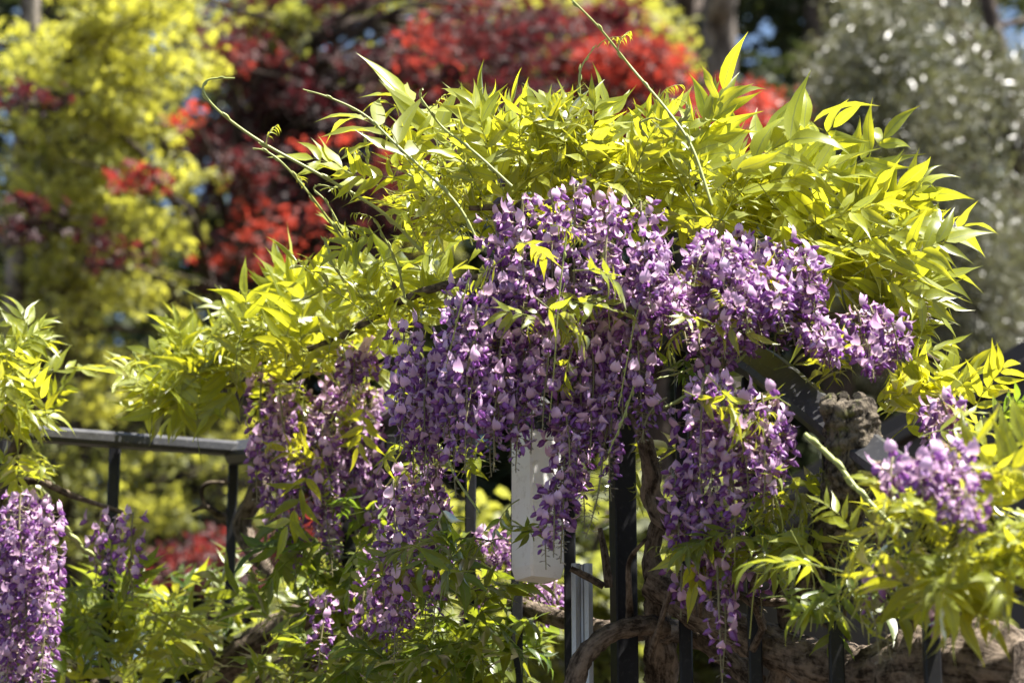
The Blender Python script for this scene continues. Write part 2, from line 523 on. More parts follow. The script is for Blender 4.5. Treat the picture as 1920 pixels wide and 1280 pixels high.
def flower_template(r, openness):
    """x = forward (out along the pedicel), z = up; unit about 1 = 2 cm"""
    mb = MB()
    o = openness
    tilt = 0.5 + 0.9 * o + r.uniform(-.2, .2)
    wv = r.uniform(-.2, .2); fs = r.choice([1, -.8, .6])
    def banner(u, v):
        half = 0.43 * math.sin(math.pi * min(1, 0.14 + 0.82 * u)) ** 0.75
        y = v * half
        # rises from the throat, bends back
        a = tilt * (0.35 + 0.75 * u)
        x = 0.12 + 0.75 * u * math.cos(a) - 0.25 * (1 - o) * u * 0 - 0.18 * v * v * u
        z = 0.05 + 0.85 * u * math.sin(a) + 0.26 * v * v * (fs if o > .5 else -1.0) * u + wv * v * u
        return x, y, z
    V, F, A = grid_petal(banner, 4, 4, 0); mb.add(V, F, A)
    for s in (-1, 1):
        sp = 0.10 + 0.18 * o + r.uniform(-.04, .06)
        def wing(u, v):
            half = 0.22 * math.sin(math.pi * min(1, 0.12 + 0.84 * u)) ** 0.7
            x = 0.05 + 0.80 * u
            z = -0.02 - 0.28 * u * u + v * half
            y = s * (0.05 + sp * math.sin(math.pi * 0.8 * u) - 0.12 * v * v)
            return x, y, z
        V, F, A = grid_petal(wing, 3, 2, 1); mb.add(V, F, A)
    # keel
    def keel(u, v):
        half = 0.14 * math.sin(math.pi * min(1, 0.15 + 0.8 * u))
        return 0.05 + 0.62 * u, v * half * .6, -0.08 - 0.25 * u * u + abs(v) * 0.10
    V, F, A = grid_petal(keel, 2, 2, 1); mb.add(V, F, A)
    # calyx
    V, A = [], []
    for i, (x, rr) in enumerate(((-0.12, 0.03), (0.0, 0.12), (0.14, 0.13))):
        for k in range(5):
            th = 2 * math.pi * k / 5
            V.append((x, rr * math.cos(th), rr * math.sin(th))); A.append((4, 0, 0))
    F = np.array([(i * 5 + k, i * 5 + (k + 1) % 5, i * 5 + 5 + (k + 1) % 5, i * 5 + 5 + k) for i in range(2) for k in range(5)])
    mb.add(V, F, A)
    return mb


def bud_template(kind, asp):
    mb = MB(); V, A = [], []
    prof = ((-0.1, 0.03), (0.05, 0.13), (0.3, 0.20), (0.58, 0.18), (0.8, 0.09), (0.88, 0.01))
    for x, rr in prof:
        for k in range(6):
            th = 2 * math.pi * k / 6
            V.append((x, rr * asp * math.cos(th) * 0.8, rr * asp * math.sin(th) - 0.12 * max(0, x) ** 2)); A.append((4 if x < 0.06 else kind, x, 0))
    F = np.array([(i * 6 + k, i * 6 + (k + 1) % 6, i * 6 + 6 + (k + 1) % 6, i * 6 + 6 + k) for i in range(5) for k in range(6)])
    mb.add(V, F, A)
    return mb


FLW = [flower_template(rnd, o) for o in (1.0, 0.9, 0.9, 0.75, 0.75, 0.6, 0.6, 0.45, 0.3, 0.2)]
BUD = [bud_template(2, 1.0), bud_template(2, 0.85)]
TINY = [bud_template(3, 0.7)]


def flat(mb):
    V = np.concatenate(mb.v); A = np.concatenate(mb.a)
    F = np.concatenate([f + o for f, o in mb.f])
    return V, F, A


FLW_F = [flat(m) for m in FLW]; BUD_F = [flat(m) for m in BUD]; TINY_F = [flat(m) for m in TINY]


def rand_attr_mesh(name, tpl, seed):
    V, F, A = tpl
    a = A.copy(); a[:, 2] = seed
    mb = MB(); mb.add(V, F, a)
    return mb.mesh(name, np.zeros(3), M_PETAL)


FLOWER_MESH = [rand_attr_mesh('flower', FLW_F[i % len(FLW_F)], s) for i, s in enumerate((0.1, 0.35, 0.6, 0.8, 0.95, 0.25, 0.5, 0.9, 0.05, 0.7, 0.45, 0.2))]


def sunlit_path(q, rad):
    """is a point between the sun and the cut stub?"""
    for y in (770, 840, 900):
        w_ = q - P(1592, y, 3.84)
        t = w_ @ SUN
        if t > 0.03 and np.linalg.norm(w_ - t * SUN) < rad: return True
    return False


def raceme(root, anchor, length, radius, dens, r, bare_tip=0.12, buds=0.12, size=0.0195, drift=None, flowers_out=None, open_lo=0):
    """hanging flower raceme; drift = initial direction (3,) pulling it sideways"""
    anchor = np.asarray(anchor, float)
    if sunlit_path(anchor, .09) or sunlit_path(anchor - np.array([0, 0, length * .6]), .08): return None
    dirv = nrm(np.array([r.uniform(-.25, .25), r.uniform(-.3, .1), -1.0])) if drift is None else nrm(drift)
    g = np.array([0, 0, -1.0])
    pts = [anchor]; nst = 14; d = dirv
    for i in range(nst):
        d = nrm(d + 0.22 * (g - d) * (0.6 if drift is not None else 1) + 0.05 * rng.normal(size=3))
        pts.append(pts[-1] + d * length / nst)
    st = MB()
    tube(st, pts, [0.0022, 0.0016, 0.0009], n=16, seg=5, cap=False)
    n = int(dens * length / 0.30)
    ga = 2.399963
    for k in range(n):
        t = (k + r.random()) / n
        f = t * nst; i = min(int(f), nst - 1)
        p = pts[i] + (pts[i + 1] - pts[i]) * (f - i)
        ax = nrm(pts[i + 1] - pts[i])
        fm = frame(ax, np.array([0.9, 0.2, 0.3]))
        th = k * ga + r.uniform(-.5, .5)
        out = math.cos(th) * fm[:, 1] + math.sin(th) * fm[:, 2]
        taper = 1.05 - 0.85 * t ** 1.4
        if t < 0.1: taper *= 0.75
        ped = radius * (0.35 + 0.65 * r.random() ** 0.7) * taper * 0.75
        dp = nrm(out + ax * r.uniform(-.1, .35) + np.array([0, 0, r.uniform(-.05, .25)]))
        e = p + dp * ped + np.array([0, 0, -0.10 * ped])
        c = (1 - t) / (bare_tip + buds + 1e-6)
        # pedicel
        q0, q1 = p, e
        fmm = frame(q1 - q0, np.array([.2, .1, .97]))
        rr = 0.0006
        V = [q0 + rr * fmm[:, 1], q0 - rr * .5 * fmm[:, 1] + rr * .86 * fmm[:, 2], q0 - rr * .5 * fmm[:, 1] - rr * .86 * fmm[:, 2]]
        V += [v + (q1 - q0) for v in V]
        st.add(V, np.array([(0, 1, 4, 3), (1, 2, 5, 4), (2, 0, 3, 5)]))
        fd = nrm(dp + np.array([0, 0, r.uniform(-0.75, 0.05)]) + 0.28 * rng.normal(size=3))
        R = frame(fd, np.array([0, 0, 1.0]) + 0.25 * rng.normal(size=3))
        if t > 1 - bare_tip:
            flowers_out.append((root, e, R, size * r.uniform(.25, .45), 't', r.random()))
        elif t > 1 - bare_tip - buds or r.random() < 0.06:
            flowers_out.append((root, e, R, size * r.uniform(.55, .8), 'b', r.random()))
        else:
            flowers_out.append((root, e, R, size * r.uniform(.85, 1.25), 'f', r.random()))
    o = part('raceme', st, M_STALK, root)
    for j in range(len(flowers_out) - n, len(flowers_out)):
        flowers_out[j] = flowers_out[j] + (o,)
    return o


def finish_flowers(root, fl, cap):
    fl_in = []
    for i, f in enumerate(fl):
        x, y, d = proj(f[1])
        if f[4] == 'f' and 10 < x < 1910 and 10 < y < 1270: fl_in.append((d - 0.002 * abs(hash((i * 7919) % 97)) * 0.0, i))
    # the nearest flower of each small patch of the picture first
    seen = set(); pick = []
    for dd, i in sorted(fl_in):
        x, y, _ = proj(fl[i][1]); key = (int(x / 26), int(y / 26))
        if key in seen: continue
        seen.add(key); pick.append(i)
    pick = set(pick[:cap])
    off = loc_of(root); rest = {}
    for i, (rt, p, R, s, k, rv, ro) in enumerate(fl):
        if i in pick:
            me = FLOWER_MESH[int(rv * 997) % len(FLOWER_MESH)]
            o = bpy.data.objects.new('flower', me); COL.objects.link(o)
            M = Matrix(np.vstack([np.hstack([R * s, (p - off)[:, None]]), [0, 0, 0, 1]]).tolist())
            o.parent = ro; o.matrix_local = M
        else:
            tp = FLW_F[int(rv * 997) % len(FLW_F)] if k == 'f' else (BUD_F[int(rv * 997) % 2] if k == 'b' else TINY_F[0])
            V, F, A = tp; a = A.copy(); a[:, 2] = rv
            rest.setdefault(ro, MB()).add(p + (V * s) @ R.T, F, a)
    for ro, mb in rest.items():
        part('blossom', mb, M_PETAL, ro, kind='stuff')
    return len(pick)


# ================================================================== SETTING
mb = MB()
S = 400.0
mb.add([(-S, -S, 0), (S, -S, 0), (S, S, 0), (-S, S, 0)], [(0, 1, 2, 3)])
structure('ground', mb, M_SOIL)

# raised terrace behind the fence, held by a low retaining wall
FENCE = [P(-500, 800, 4.6), P(0, 804, 5.0), P(480, 858, 5.4), P(700, 815, 5.0), P(1150, 590, 4.4), P(1520, 765, 3.95), P(1950, 1085, 3.35)]
TERR = 1.35
mb = MB()
edge = [(-9, 4.4)] + [(p[0], p[1] - 0.12) for p in FENCE] + [(9, 2.6)]
back = [(9, 60), (-9, 60)]
ring = edge + back
V = [(x, y, TERR) for x, y in ring] + [(x, y, -0.2) for x, y in ring]
n = len(ring)
mb.add(V, [tuple(range(n))] + [(i, i + n, (i + 1) % n + n, (i + 1) % n) for i in range(n)])
structure('terrace', mb, M_SOIL)

# ------------------------------------------------------------------ dark brown clapboard building, right
bl = thing('garden_building', (P(1920, 715, 6.0)[0], P(1920, 715, 6.0)[1], TERR), 'dark brown clapboard building behind the sloping handrail', 'building')
EV = P(1920, 715, 6.0); EL = P(1200, 1090, 9.2)
zt = EV[2]
a2 = np.array([EV[0], EV[1]]); b2 = np.array([EL[0], EL[1]])
dr = nrm(np.append(b2 - a2, 0))
ext0 = np.append(a2, 0) - dr * 1.2
ext1 = np.append(b2, 0) + dr * 1.2
nrmw = np.array([dr[1], -dr[0], 0])
if nrmw @ (CAM - ext0) < 0: nrmw = -nrmw
ph = 0.15
Lw = np.linalg.norm(ext1 - ext0)
k = 0
z = TERR
while z < zt - 0.02:
    mb = MB()
    c = (ext0 + ext1) / 2 + np.array([0, 0, z + ph / 2])
    tl = 0.09
    nn = nrm(nrmw * math.cos(tl) + np.array([0, 0, -1]) * math.sin(tl) * -1)
    upv = nrm(np.cross(dr, nn)); upv = upv if upv[2] > 0 else -upv
    box(mb, c, np.stack([dr, nn, upv], axis=1), (Lw / 2, 0.011, ph / 2 + 0.008), 0.002)
    part('plank', mb, M_PLANK, bl, smooth=False)
    z += ph; k += 1
mb = MB()
c = (ext0 + ext1) / 2 - nrmw * 1.53 + np.array([0, 0, (TERR + zt) / 2])
box(mb, c, np.stack([dr, nrmw, np.array([0, 0, 1.])], axis=1), (Lw / 2 - 0.02, 1.5, (zt - TERR) / 2 - 0.03))
part('wall', mb, M_PLANK, bl, smooth=False)
mb = MB()
c = (ext0 + ext1) / 2 - nrmw * 1.45 + np.array([0, 0, zt + 0.02])
box(mb, c, np.stack([dr, nrmw, np.array([0, 0, 1.])], axis=1), (Lw / 2 + 0.05, 1.49, 0.016), 0.004)
part('roof', mb, M_PLANK, bl, smooth=False)

# ================================================================== BACKGROUND TREES
def maple_leaf_tpl(r, lobes=5):
    V = [(0, 0, 0)]
    angs = np.linspace(-2.1, 2.1, lobes)
    lens = [0.55, 0.85, 1.0, 0.85, 0.55] if lobes == 5 else [1] * lobes
    ring = []
    for i, (a, l) in enumerate(zip(angs, lens)):
        if i:
            m_ = (angs[i - 1] + a) / 2
            ring.append((0.33 * math.cos(m_), 0.33 * math.sin(m_), 0.03))
        ring.append((l * math.cos(a), l * math.sin(a), -0.12 * l + r.uniform(-.1, .1)))
    ring = [(-0.1, -0.12, 0)] + ring + [(-0.1, 0.12, 0)]
    V += ring
    F = [(0, i, i + 1) for i in range(1, len(ring))]
    return np.array(V) * 0.62, np.array(F)


def blade_tpl(wd):
    V = np.array([(0, 0, 0), (0.5, -wd, 0.05), (1, 0, -0.05), (0.5, wd, 0.05)])
    return V, np.array([(0, 1, 2), (0, 2, 3)])


def broad_tpl():
    V = np.array([(0, 0, 0), (0.35, -0.3, 0.08), (0.75, -0.22, 0.03), (1, 0, -0.08), (0.75, 0.22, 0.03), (0.35, 0.3, 0.08)])
    return V, np.array([(0, 1, 5), (1, 2, 5), (2, 4, 5), (2, 3, 4)])


def rand_rot(n, tilt):
    """rotation matrices: normals near +z with given tilt spread, random heading"""
    h = rng.uniform(0, 2 * math.pi, n)
    nz = np.stack([rng.normal(0, tilt, n), rng.normal(0, tilt, n), np.ones(n)], 1)
    nz /= np.linalg.norm(nz, axis=1)[:, None]
    x = np.stack([np.cos(h), np.sin(h), np.zeros(n)], 1)
    x -= nz * (x * nz).sum(1)[:, None]; x /= np.linalg.norm(x, axis=1)[:, None]
    y = np.cross(nz, x)
    return np.stack([x, y, nz], axis=2)


GAPS = []


def make_tree(name, label, cat, base, trunk_pts, trunk_r, clumps, tpl, m, leaf_size, n_single=0, tilt=0.95, twig=None, bark=None, group=None, limb_r=0.03, limb_every=1, drop=False, sub=None):
    """clumps: list of (centre(3), (rx,ry,rz), n, age)"""
    t = thing(name, base, label, cat, group)
    bm = bark or M_TRUNK
    mbt = MB()
    tp = tube(mbt, trunk_pts, trunk_r, n=20, seg=12, rough=0.12, nscale=6)
    part('trunk', mbt, bm, t)
    tp = np.array(tp)
    # limbs
    for i, (c, rr, n_, ag) in enumerate(clumps):
        if i % limb_every: continue
        c = np.asarray(c, float)
        lowz = tp[:, 2] < c[2] - 0.1
        cand = tp[lowz] if lowz.any() else tp[:3]
        j = np.argmin(np.linalg.norm(cand - c, axis=1) + 0.3 * (cand[:, 2] < base[2] + 0.8))
        s = cand[j]
        mid = s * 0.45 + c * 0.55 + np.array([0, 0, 0.12 * np.linalg.norm(c - s)]) + rng.normal(0, 0.05, 3)
        ml = MB()
        tube(ml, [s, mid, c], [limb_r, limb_r * .55, limb_r * .2], n=9, seg=5, cap=False)
        for q in range(3):
            e = c + rng.normal(0, 1, 3) * np.array(rr) * 0.7
            tube(ml, [mid * .3 + c * .7, (c + e) / 2 + rng.normal(0, .03, 3), e], [limb_r * .3, limb_r * .2, limb_r * .1], n=5, seg=4, cap=False)
        part('limb', ml, twig or M_TWIG, t)
    TV, TF = tpl
    pos, age_light = [], []
    for c, rr, n_, ag in clumps:
        q = rng.normal(0, 1, (n_, 3)); q /= np.linalg.norm(q, axis=1)[:, None]
        q *= (rng.uniform(0, 1, n_) ** 0.5)[:, None]
        p = np.asarray(c) + q * np.asarray(rr)
        pos.append(p); age_light.append(np.clip(ag + rng.normal(0, .12, n_), 0, 1))
    pos = np.concatenate(pos); age_light = np.concatenate(age_light); n = len(pos)
    R = rand_rot(n, tilt)
    if drop:
        # leaves hang and point every way
        R = np.stack([np.linalg.qr(rng.normal(size=(3, 3)))[0] for _ in range(n)])
    sz = leaf_size * rng.uniform(.7, 1.25, n)
    rv = rng.random(n)
    T = np.einsum('nij,vj->nvi', R, TV) * sz[:, None, None] + pos[:, None, :]
    A = np.zeros((n, len(TV), 3)); A[:, :, 1] = rv[:, None]; A[:, :, 2] = age_light[:, None]
    single = np.zeros(n, bool)
    if n_single:
        X = np.array([proj(p) for p in pos])
        ok = np.where((X[:, 0] > 5) & (X[:, 0] < 1915) & (X[:, 1] > 5) & (X[:, 1] < 1275))[0]
        ok = ok[np.argsort(X[ok, 2] - 0.8 * age_light[ok] * (1 if sub else 0))][:n_single]
        single[ok] = True
        off = loc_of(t)
        mesh_cache = {}
        for i in ok:
            key = (int(rv[i] * 3), int(age_light[i] * 3.99))
            if key not in mesh_cache:
                q = MB(); a = np.zeros((len(TV), 3)); a[:, 1] = (key[0] + .5) / 3; a[:, 2] = (key[1] + .5) / 4
                q.add(TV, TF, a); mesh_cache[key] = q.mesh('leaf', np.zeros(3), m, False)
            o = bpy.data.objects.new('leaf', mesh_cache[key]); COL.objects.link(o)
            o.parent = t
            o.matrix_local = Matrix(np.vstack([np.hstack([R[i] * sz[i], (pos[i] - off)[:, None]]), [0, 0, 0, 1]]).tolist())
    mbl = MB(); mbl.add_many(T[~single], TF, A[~single])
    part('crown', mbl, m, t, smooth=False, kind='stuff')
    return t


def patch(cx, cy, rx, ry, d0, d1, nc, nl, age_light, rad=None):
    if rad is None:
        rad = (0.20, 0.20, 0.065); nc = int(nc * 1.45); nl = nl * 0.55
    """clumps seen through an ellipse of the view"""
    out = []
    while len(out) < nc:
        x, y = rng.uniform(-1, 1, 2)
        if x * x + y * y > 1: continue
        px, py = cx + x * rx, cy + y * ry
        if any(((px - gx) / (gr + 36)) ** 2 + ((py - gy) / (gr2 + 22)) ** 2 < 1 for gx, gy, gr, gr2 in GAPS): continue
        d = rng.uniform(d0, d1)
        ag = age_light if not isinstance(age_light, tuple) else rng.uniform(*age_light)
        out.append((P(px, py, d), tuple(np.array(rad) * rng.uniform(.7, 1.3)), int(nl * rng.uniform(.6, 1.4)), ag))
    return out


def crown_fill(c, rr, nc, nl, age_light, rad=(0.35, 0.35, 0.16), outside=True):
    """the rest of a crown, where the photograph does not look"""
    out = []; tries = 0; nc = int(nc * 0.32)
    while len(out) < nc and tries < nc * 30:
        tries += 1
        q = rng.normal(0, 1, 3); q /= np.linalg.norm(q); q *= rng.uniform(.3, 1) ** .6
        p = np.asarray(c) + q * np.asarray(rr)
        x, y, d = proj(p)
        if outside and -150 < x < 2070 and -120 < y < 1400: continue
        if p[2] < TERR + 0.5: continue
        ag = age_light if not isinstance(age_light, tuple) else rng.uniform(*age_light)
        out.append((p, rad, int(nl * rng.uniform(.6, 1.4)), ag))
    return out


GAPS += [(605, 75, 24, 34), (718, 72, 22, 18), (632, 152, 16, 14), (355, 178, 14, 16), (1425, 85, 40, 42), (1885, 62, 38, 34), (1895, 300, 34, 44), (1725, 70, 16, 14), (1640, 505, 14, 22), (300, 800, 10, 14)]
ML = [maple_leaf_tpl(rnd) for _ in range(3)]

# yellow maple at the left
cl = []
cl += patch(210, 120, 160, 150, 9.2, 10.6, 44, 85, (0.0, 0.35))
cl += patch(200, 380, 160, 170, 9.2, 10.6, 38, 80, (0.0, 0.5))
cl += patch(90, 330, 110, 260, 9.4, 10.8, 16, 70, (0.3, 1.0))
cl += patch(180, 640, 200, 150, 9.4, 11.0, 28, 75, (0.0, 0.45))
cl += patch(330, 900, 190, 170, 9.6, 11.2, 26, 75, (0.2, 0.8))
cl += patch(90, 950, 150, 190, 9.6, 11.2, 24, 75, (0.2, 0.8))
cl += patch(480, 60, 120, 60, 10.4, 11.2, 6, 70, (0.4, 1))
cb = P(60, 300, 10.2)
cl += crown_fill((cb[0] - 0.6, cb[1] + 0.3, 5.2), (2.3, 1.6, 3.0), 110, 85, (0.0, 0.6))
base = (P(120, 900, 10.2)[0], P(120, 900, 10.2)[1], TERR)
make_tree('maple_tree', 'bright yellow-green maple tree at the left behind the level railing', 'tree', base,
          [base, P(118, 900, 10.2), P(125, 640, 10.2), P(85, 330, 10.25), P(60, 60, 10.3), P(48, -200, 10.3)], [0.10, 0.085, 0.07, 0.05, 0.045, 0.02], cl, ML[0], M_YEL, 0.075, n_single=220, bark=M_TWIG, limb_r=0.022, limb_every=2)

# pale slim trunk in front of it
cl = crown_fill((P(50, -300, 9.7)[0], P(50, -300, 9.7)[1], 7.6), (1.2, 1.0, 1.0), 30, 80, (0.2, 0.9), outside=True)
cl += patch(60, 60, 60, 60, 9.5, 10.0, 3, 40, (0.2, 0.6))
base = (P(45, 700, 9.8)[0], P(45, 700, 9.8)[1], TERR)
make_tree('sapling_tree', 'slim pale grey trunk rising through yellow leaves at the far left', 'tree', base,
          [base, P(30, 500, 9.8), P(55, 150, 9.8), P(62, -100, 9.8)], [0.05, 0.045, 0.04, 0.03], cl, ML[1], M_YEL, 0.075, n_single=60, limb_r=0.015, limb_every=4)

# burgundy japanese maple behind the left half of the wisteria
cl = []
cl += patch(580, 90, 180, 110, 10.6, 12.2, 24, 80, (0.0, 0.2))
cl += patch(600, 300, 230, 160, 10.6, 12.2, 56, 90, (0.0, 0.15))
cl += patch(580, 480, 210, 120, 10.6, 12.2, 30, 85, (0.0, 0.2))
cl += patch(850, 220, 160, 190, 10.6, 12.2, 32, 80, (0.0, 0.3))
cl += patch(920, 60, 120, 80, 10.6, 12.0, 10, 70, (0.0, 0.4))
cl += patch(470, 455, 90, 50, 10.0, 10.5, 5, 18, (0.7, 1.0), rad=(0.16, 0.16, 0.09))  # scarlet clumps from here on: sunlight on the leaves put into their colour
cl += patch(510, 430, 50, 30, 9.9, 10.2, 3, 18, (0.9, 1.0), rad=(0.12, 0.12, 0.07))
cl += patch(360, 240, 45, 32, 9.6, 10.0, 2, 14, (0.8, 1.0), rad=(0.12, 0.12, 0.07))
cl += patch(420, 310, 60, 40, 10.0, 10.4, 3, 30, (0.1, 0.4), rad=(0.15, 0.15, 0.08))
cl += patch(730, 400, 80, 60, 10.2, 10.8, 6, 45, (0.25, 0.6), rad=(0.2, 0.2, 0.1))
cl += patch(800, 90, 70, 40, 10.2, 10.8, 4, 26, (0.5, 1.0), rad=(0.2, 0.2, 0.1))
cl += patch(450, 110, 60, 30, 10.1, 10.6, 4, 26, (0.3, 0.7), rad=(0.14, 0.14, 0.06))
cl += patch(60, 410, 80, 50, 8.9, 9.2, 5, 22, (0.0, 0.25), rad=(0.12, 0.12, 0.05))
cl += patch(50, 160, 50, 30, 8.9, 9.2, 3, 20, (0.0, 0.2), rad=(0.12, 0.12, 0.05))
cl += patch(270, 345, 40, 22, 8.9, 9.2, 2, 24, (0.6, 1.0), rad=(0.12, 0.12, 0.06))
cl += patch(190, 480, 70, 40, 8.9, 9.2, 3, 16, (0.0, 0.5), rad=(0.12, 0.12, 0.05))
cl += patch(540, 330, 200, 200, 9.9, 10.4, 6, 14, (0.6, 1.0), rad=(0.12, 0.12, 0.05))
cb = P(600, 300, 11.4)
cl += crown_fill((cb[0], cb[1] + 0.4, 6.2), (2.4, 2.0, 2.2), 80, 90, (0.0, 0.5))
base = (P(420, 900, 11.0)[0], P(420, 900, 11.0)[1], TERR)
make_tree('japanese_maple', 'dark burgundy japanese maple with sunlit leaf clumps coloured scarlet behind the long tendrils', 'tree', base,
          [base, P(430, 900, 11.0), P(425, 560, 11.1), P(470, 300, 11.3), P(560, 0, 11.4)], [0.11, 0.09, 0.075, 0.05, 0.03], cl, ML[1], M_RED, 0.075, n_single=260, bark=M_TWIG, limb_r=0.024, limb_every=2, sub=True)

# coral red maple above the wisteria
cl = []
cl += patch(1420, 235, 110, 55, 11.6, 12.6, 22, 75, (0.75, 1.0), rad=(0.22, 0.22, 0.12))
cl += patch(1165, 130, 105, 75, 11.6, 12.8, 16, 62, (0.3, 1.0), rad=(0.24, 0.24, 0.12))
cl += patch(1190, 255, 190, 60, 11.8, 12.8, 22, 60, (0.1, 0.8), rad=(0.26, 0.26, 0.12))
cl += patch(1000, 150, 140, 110, 11.8, 12.8, 16, 60, (0.0, 0.6), rad=(0.26, 0.26, 0.12))
cl += patch(1440, 290, 130, 50, 11.8, 12.8, 12, 72, (0.2, 0.8))
cl += patch(1060, 30, 130, 40, 11.8, 12.8, 8, 75, (0.0, 0.4))
cb = P(1200, 250, 12.4)
cl += crown_fill((cb[0], cb[1] + 0.6, 5.2), (2.1, 1.6, 1.5), 50, 80, (0.3, 1.0))
base = (P(1230, 1000, 12.4)[0], P(1230, 1000, 12.4)[1], TERR)
make_tree('japanese_maple', 'coral red japanese maple glowing above the wisteria beside the grey trunk', 'tree', base,
          [base, P(1230, 1000, 12.4), P(1220, 600, 12.4), P(1250, 350, 12.4), P(1280, 150, 12.4)], [0.10, 0.09, 0.07, 0.045, 0.02], cl, ML[2], M_RED, 0.075, n_single=260, bark=M_TWIG, limb_r=0.022, limb_every=2, sub=True)

# green maple showing through behind the reds
cl = patch(640, 120, 260, 130, 13.0, 14.2, 34, 80, (0.3, 1.0)) + patch(1000, 90, 240, 110, 13.2, 14.2, 34, 80, (0.0, 0.8)) + patch(620, 420, 240, 140, 12.8, 14.0, 26, 80, (0.3, 1.0)) + patch(1180, 60, 120, 80, 13.2, 14.2, 12, 80, (0.0, 0.5))
base = (P(760, 1000, 13.6)[0], P(760, 1000, 13.6)[1], TERR)
make_tree('maple_tree', 'olive-green maple showing through gaps behind the burgundy and coral maples', 'tree', base,
          [base, P(765, 700, 13.6), P(780, 300, 13.6), P(830, 0, 13.7)], [0.10, 0.09, 0.06, 0.03], cl, ML[0], M_YEL, 0.075, n_single=0, bark=M_TWIG, limb_r=0.024, limb_every=2)

# low red shrub seen through the railing
cl = patch(400, 1060, 80, 55, 8.6, 9.2, 7, 60, (0.1, 0.6), rad=(0.16, 0.16, 0.12)) + patch(560, 1010, 60, 40, 8.6, 9.2, 4, 50, (0.3, 0.8), rad=(0.14, 0.14, 0.1)) + patch(250, 1130, 30, 40, 8.6, 9.0, 3, 45, (0.3, 0.9), rad=(0.12, 0.12, 0.1))
base = (P(420, 1300, 8.9)[0], P(420, 1300, 8.9)[1], TERR)
make_tree('red_shrub', 'low dusky red maple shrub seen between the left railing posts', 'shrub', base,
          [base, P(425, 1230, 8.9), P(420, 1120, 8.9)], [0.035, 0.03, 0.015], cl, ML[0], M_RED, 0.075, n_single=60, bark=M_TWIG, limb_r=0.012, limb_every=2, sub=True)

for sx, sd, lab, ag, hh in ((640, 7.6, 'leafy green shrub behind the railing below the shaded left blossom', (0.3, 0.9), 1040), (880, 7.2, 'bright yellow-green shrub behind the railing left of the white lantern', (0.4, 1.0), 990),
                            (1120, 7.8, 'olive-green shrub behind the railing right of the white lantern', (0.8, 1.0), 900), (1330, 8.2, 'shaded green shrub behind the twisted vine stem', (0.85, 1.0), 920)):
    cl = patch(sx, hh + 150, 150, 170, sd, sd + 0.9, 26, 46, ag, rad=(0.14, 0.14, 0.09)) + patch(sx, hh + 330, 170, 100, sd, sd + 0.9, 12, 46, ag, rad=(0.14, 0.14, 0.1))
    base = (P(sx, 1300, sd + .4)[0], P(sx, 1300, sd + .4)[1], TERR)
    make_tree('garden_shrub', lab, 'shrub', base, [base, P(sx + 10, 1250, sd + .4), P(sx - 5, hh + 120, sd + .4)], [0.03, 0.024, 0.01], cl, broad_tpl(), M_YEL, 0.07, n_single=60, bark=M_TWIG, limb_r=0.01, limb_every=2)

# olive tree at the right
BL = blade_tpl(0.11)
cl = []
cl += patch(1730, 250, 210, 280, 10.4, 12.4, 150, 210, (0.0, 0.9), rad=(0.22, 0.22, 0.24))
cl += patch(1760, 560, 190, 160, 10.4, 12.4, 90, 200, (0.0, 0.8), rad=(0.22, 0.22, 0.22))
cl += patch(1860, 640, 110, 120, 10.4, 11.6, 24, 140, (0.0, 0.9), rad=(0.22, 0.22, 0.22))
cb = P(1850, 300, 11.4)
cl += crown_fill((cb[0] + 0.5, cb[1] + 0.2, 4.8), (2.0, 1.5, 2.2), 90, 130, (0.0, 0.8), rad=(0.26, 0.26, 0.24))
base = (P(2000, 900, 11.4)[0], P(2000, 900, 11.4)[1], TERR)
make_tree('olive_tree', 'grey-green olive tree with small glinting leaves filling the right side', 'tree', base,
          [base, P(1990, 700, 11.4), P(1960, 420, 11.4), P(1895, 260, 11.4), P(1860, 40, 11.4), P(1800, -200, 11.4)], [0.14, 0.12, 0.09, 0.07, 0.04, 0.02], cl, BL, M_OLIVE, 0.056, n_single=0, bark=M_TWIG, limb_r=0.016, limb_every=3, drop=True)

# small yellow shrub peeping out between wisteria and olive
cl = patch(1600, 310, 60, 60, 10.6, 11.2, 9, 50, (0.1, 0.8), rad=(0.14, 0.14, 0.09)) + patch(1570, 420, 50, 60, 10.6, 11.2, 5, 50, (0.3, 0.9), rad=(0.14, 0.14, 0.1)) + patch(1560, 550, 60, 40, 10.6, 11.2, 6, 55, (0.2, 0.7), rad=(0.14, 0.14, 0.1))
base = (P(1590, 1000, 10.9)[0], P(1590, 1000, 10.9)[1], TERR)
make_tree('maple_sapling', 'small yellow-green maple sapling between the wisteria and the olive tree', 'tree', base,
          [base, P(1590, 700, 10.9), P(1595, 320, 10.9)], [0.03, 0.025, 0.012], cl, ML[0], M_YEL, 0.07, n_single=60, bark=M_TWIG, limb_r=0.01)

# tall pines: two trunks
def pine(px, wid, d, lean, label, m, seed):
    base = (P(px + lean * 2, 1000, d)[0], P(px, 1000, d)[1], TERR)
    wv = wid / FP * d / 2
    cl = []
    for i in range(26):
        z = rng.uniform(8.5, 13.5); a = rng.uniform(0, 6.28); rr = (14.2 - z) * 0.38
        cl.append(((base[0] + rr * math.cos(a) * rng.uniform(.4, 1), base[1] + rr * math.sin(a) * rng.uniform(.4, 1), z), (0.6, 0.6, 0.22), 120, rng.uniform(0, .6)))
    t = make_tree('pine_tree', label, 'tree', base, [base, P(px + lean, 400, d), P(px, 60, d), P(px - lean, -200, d), (P(px - lean, 0, d)[0], base[1], 14)],
                  [wv * 1.25, wv * 1.1, wv, wv * .9, wv * .25], cl, blade_tpl(0.07), M_DARK, 0.16, bark=m, limb_r=0.05, limb_every=3, drop=True)
    return t
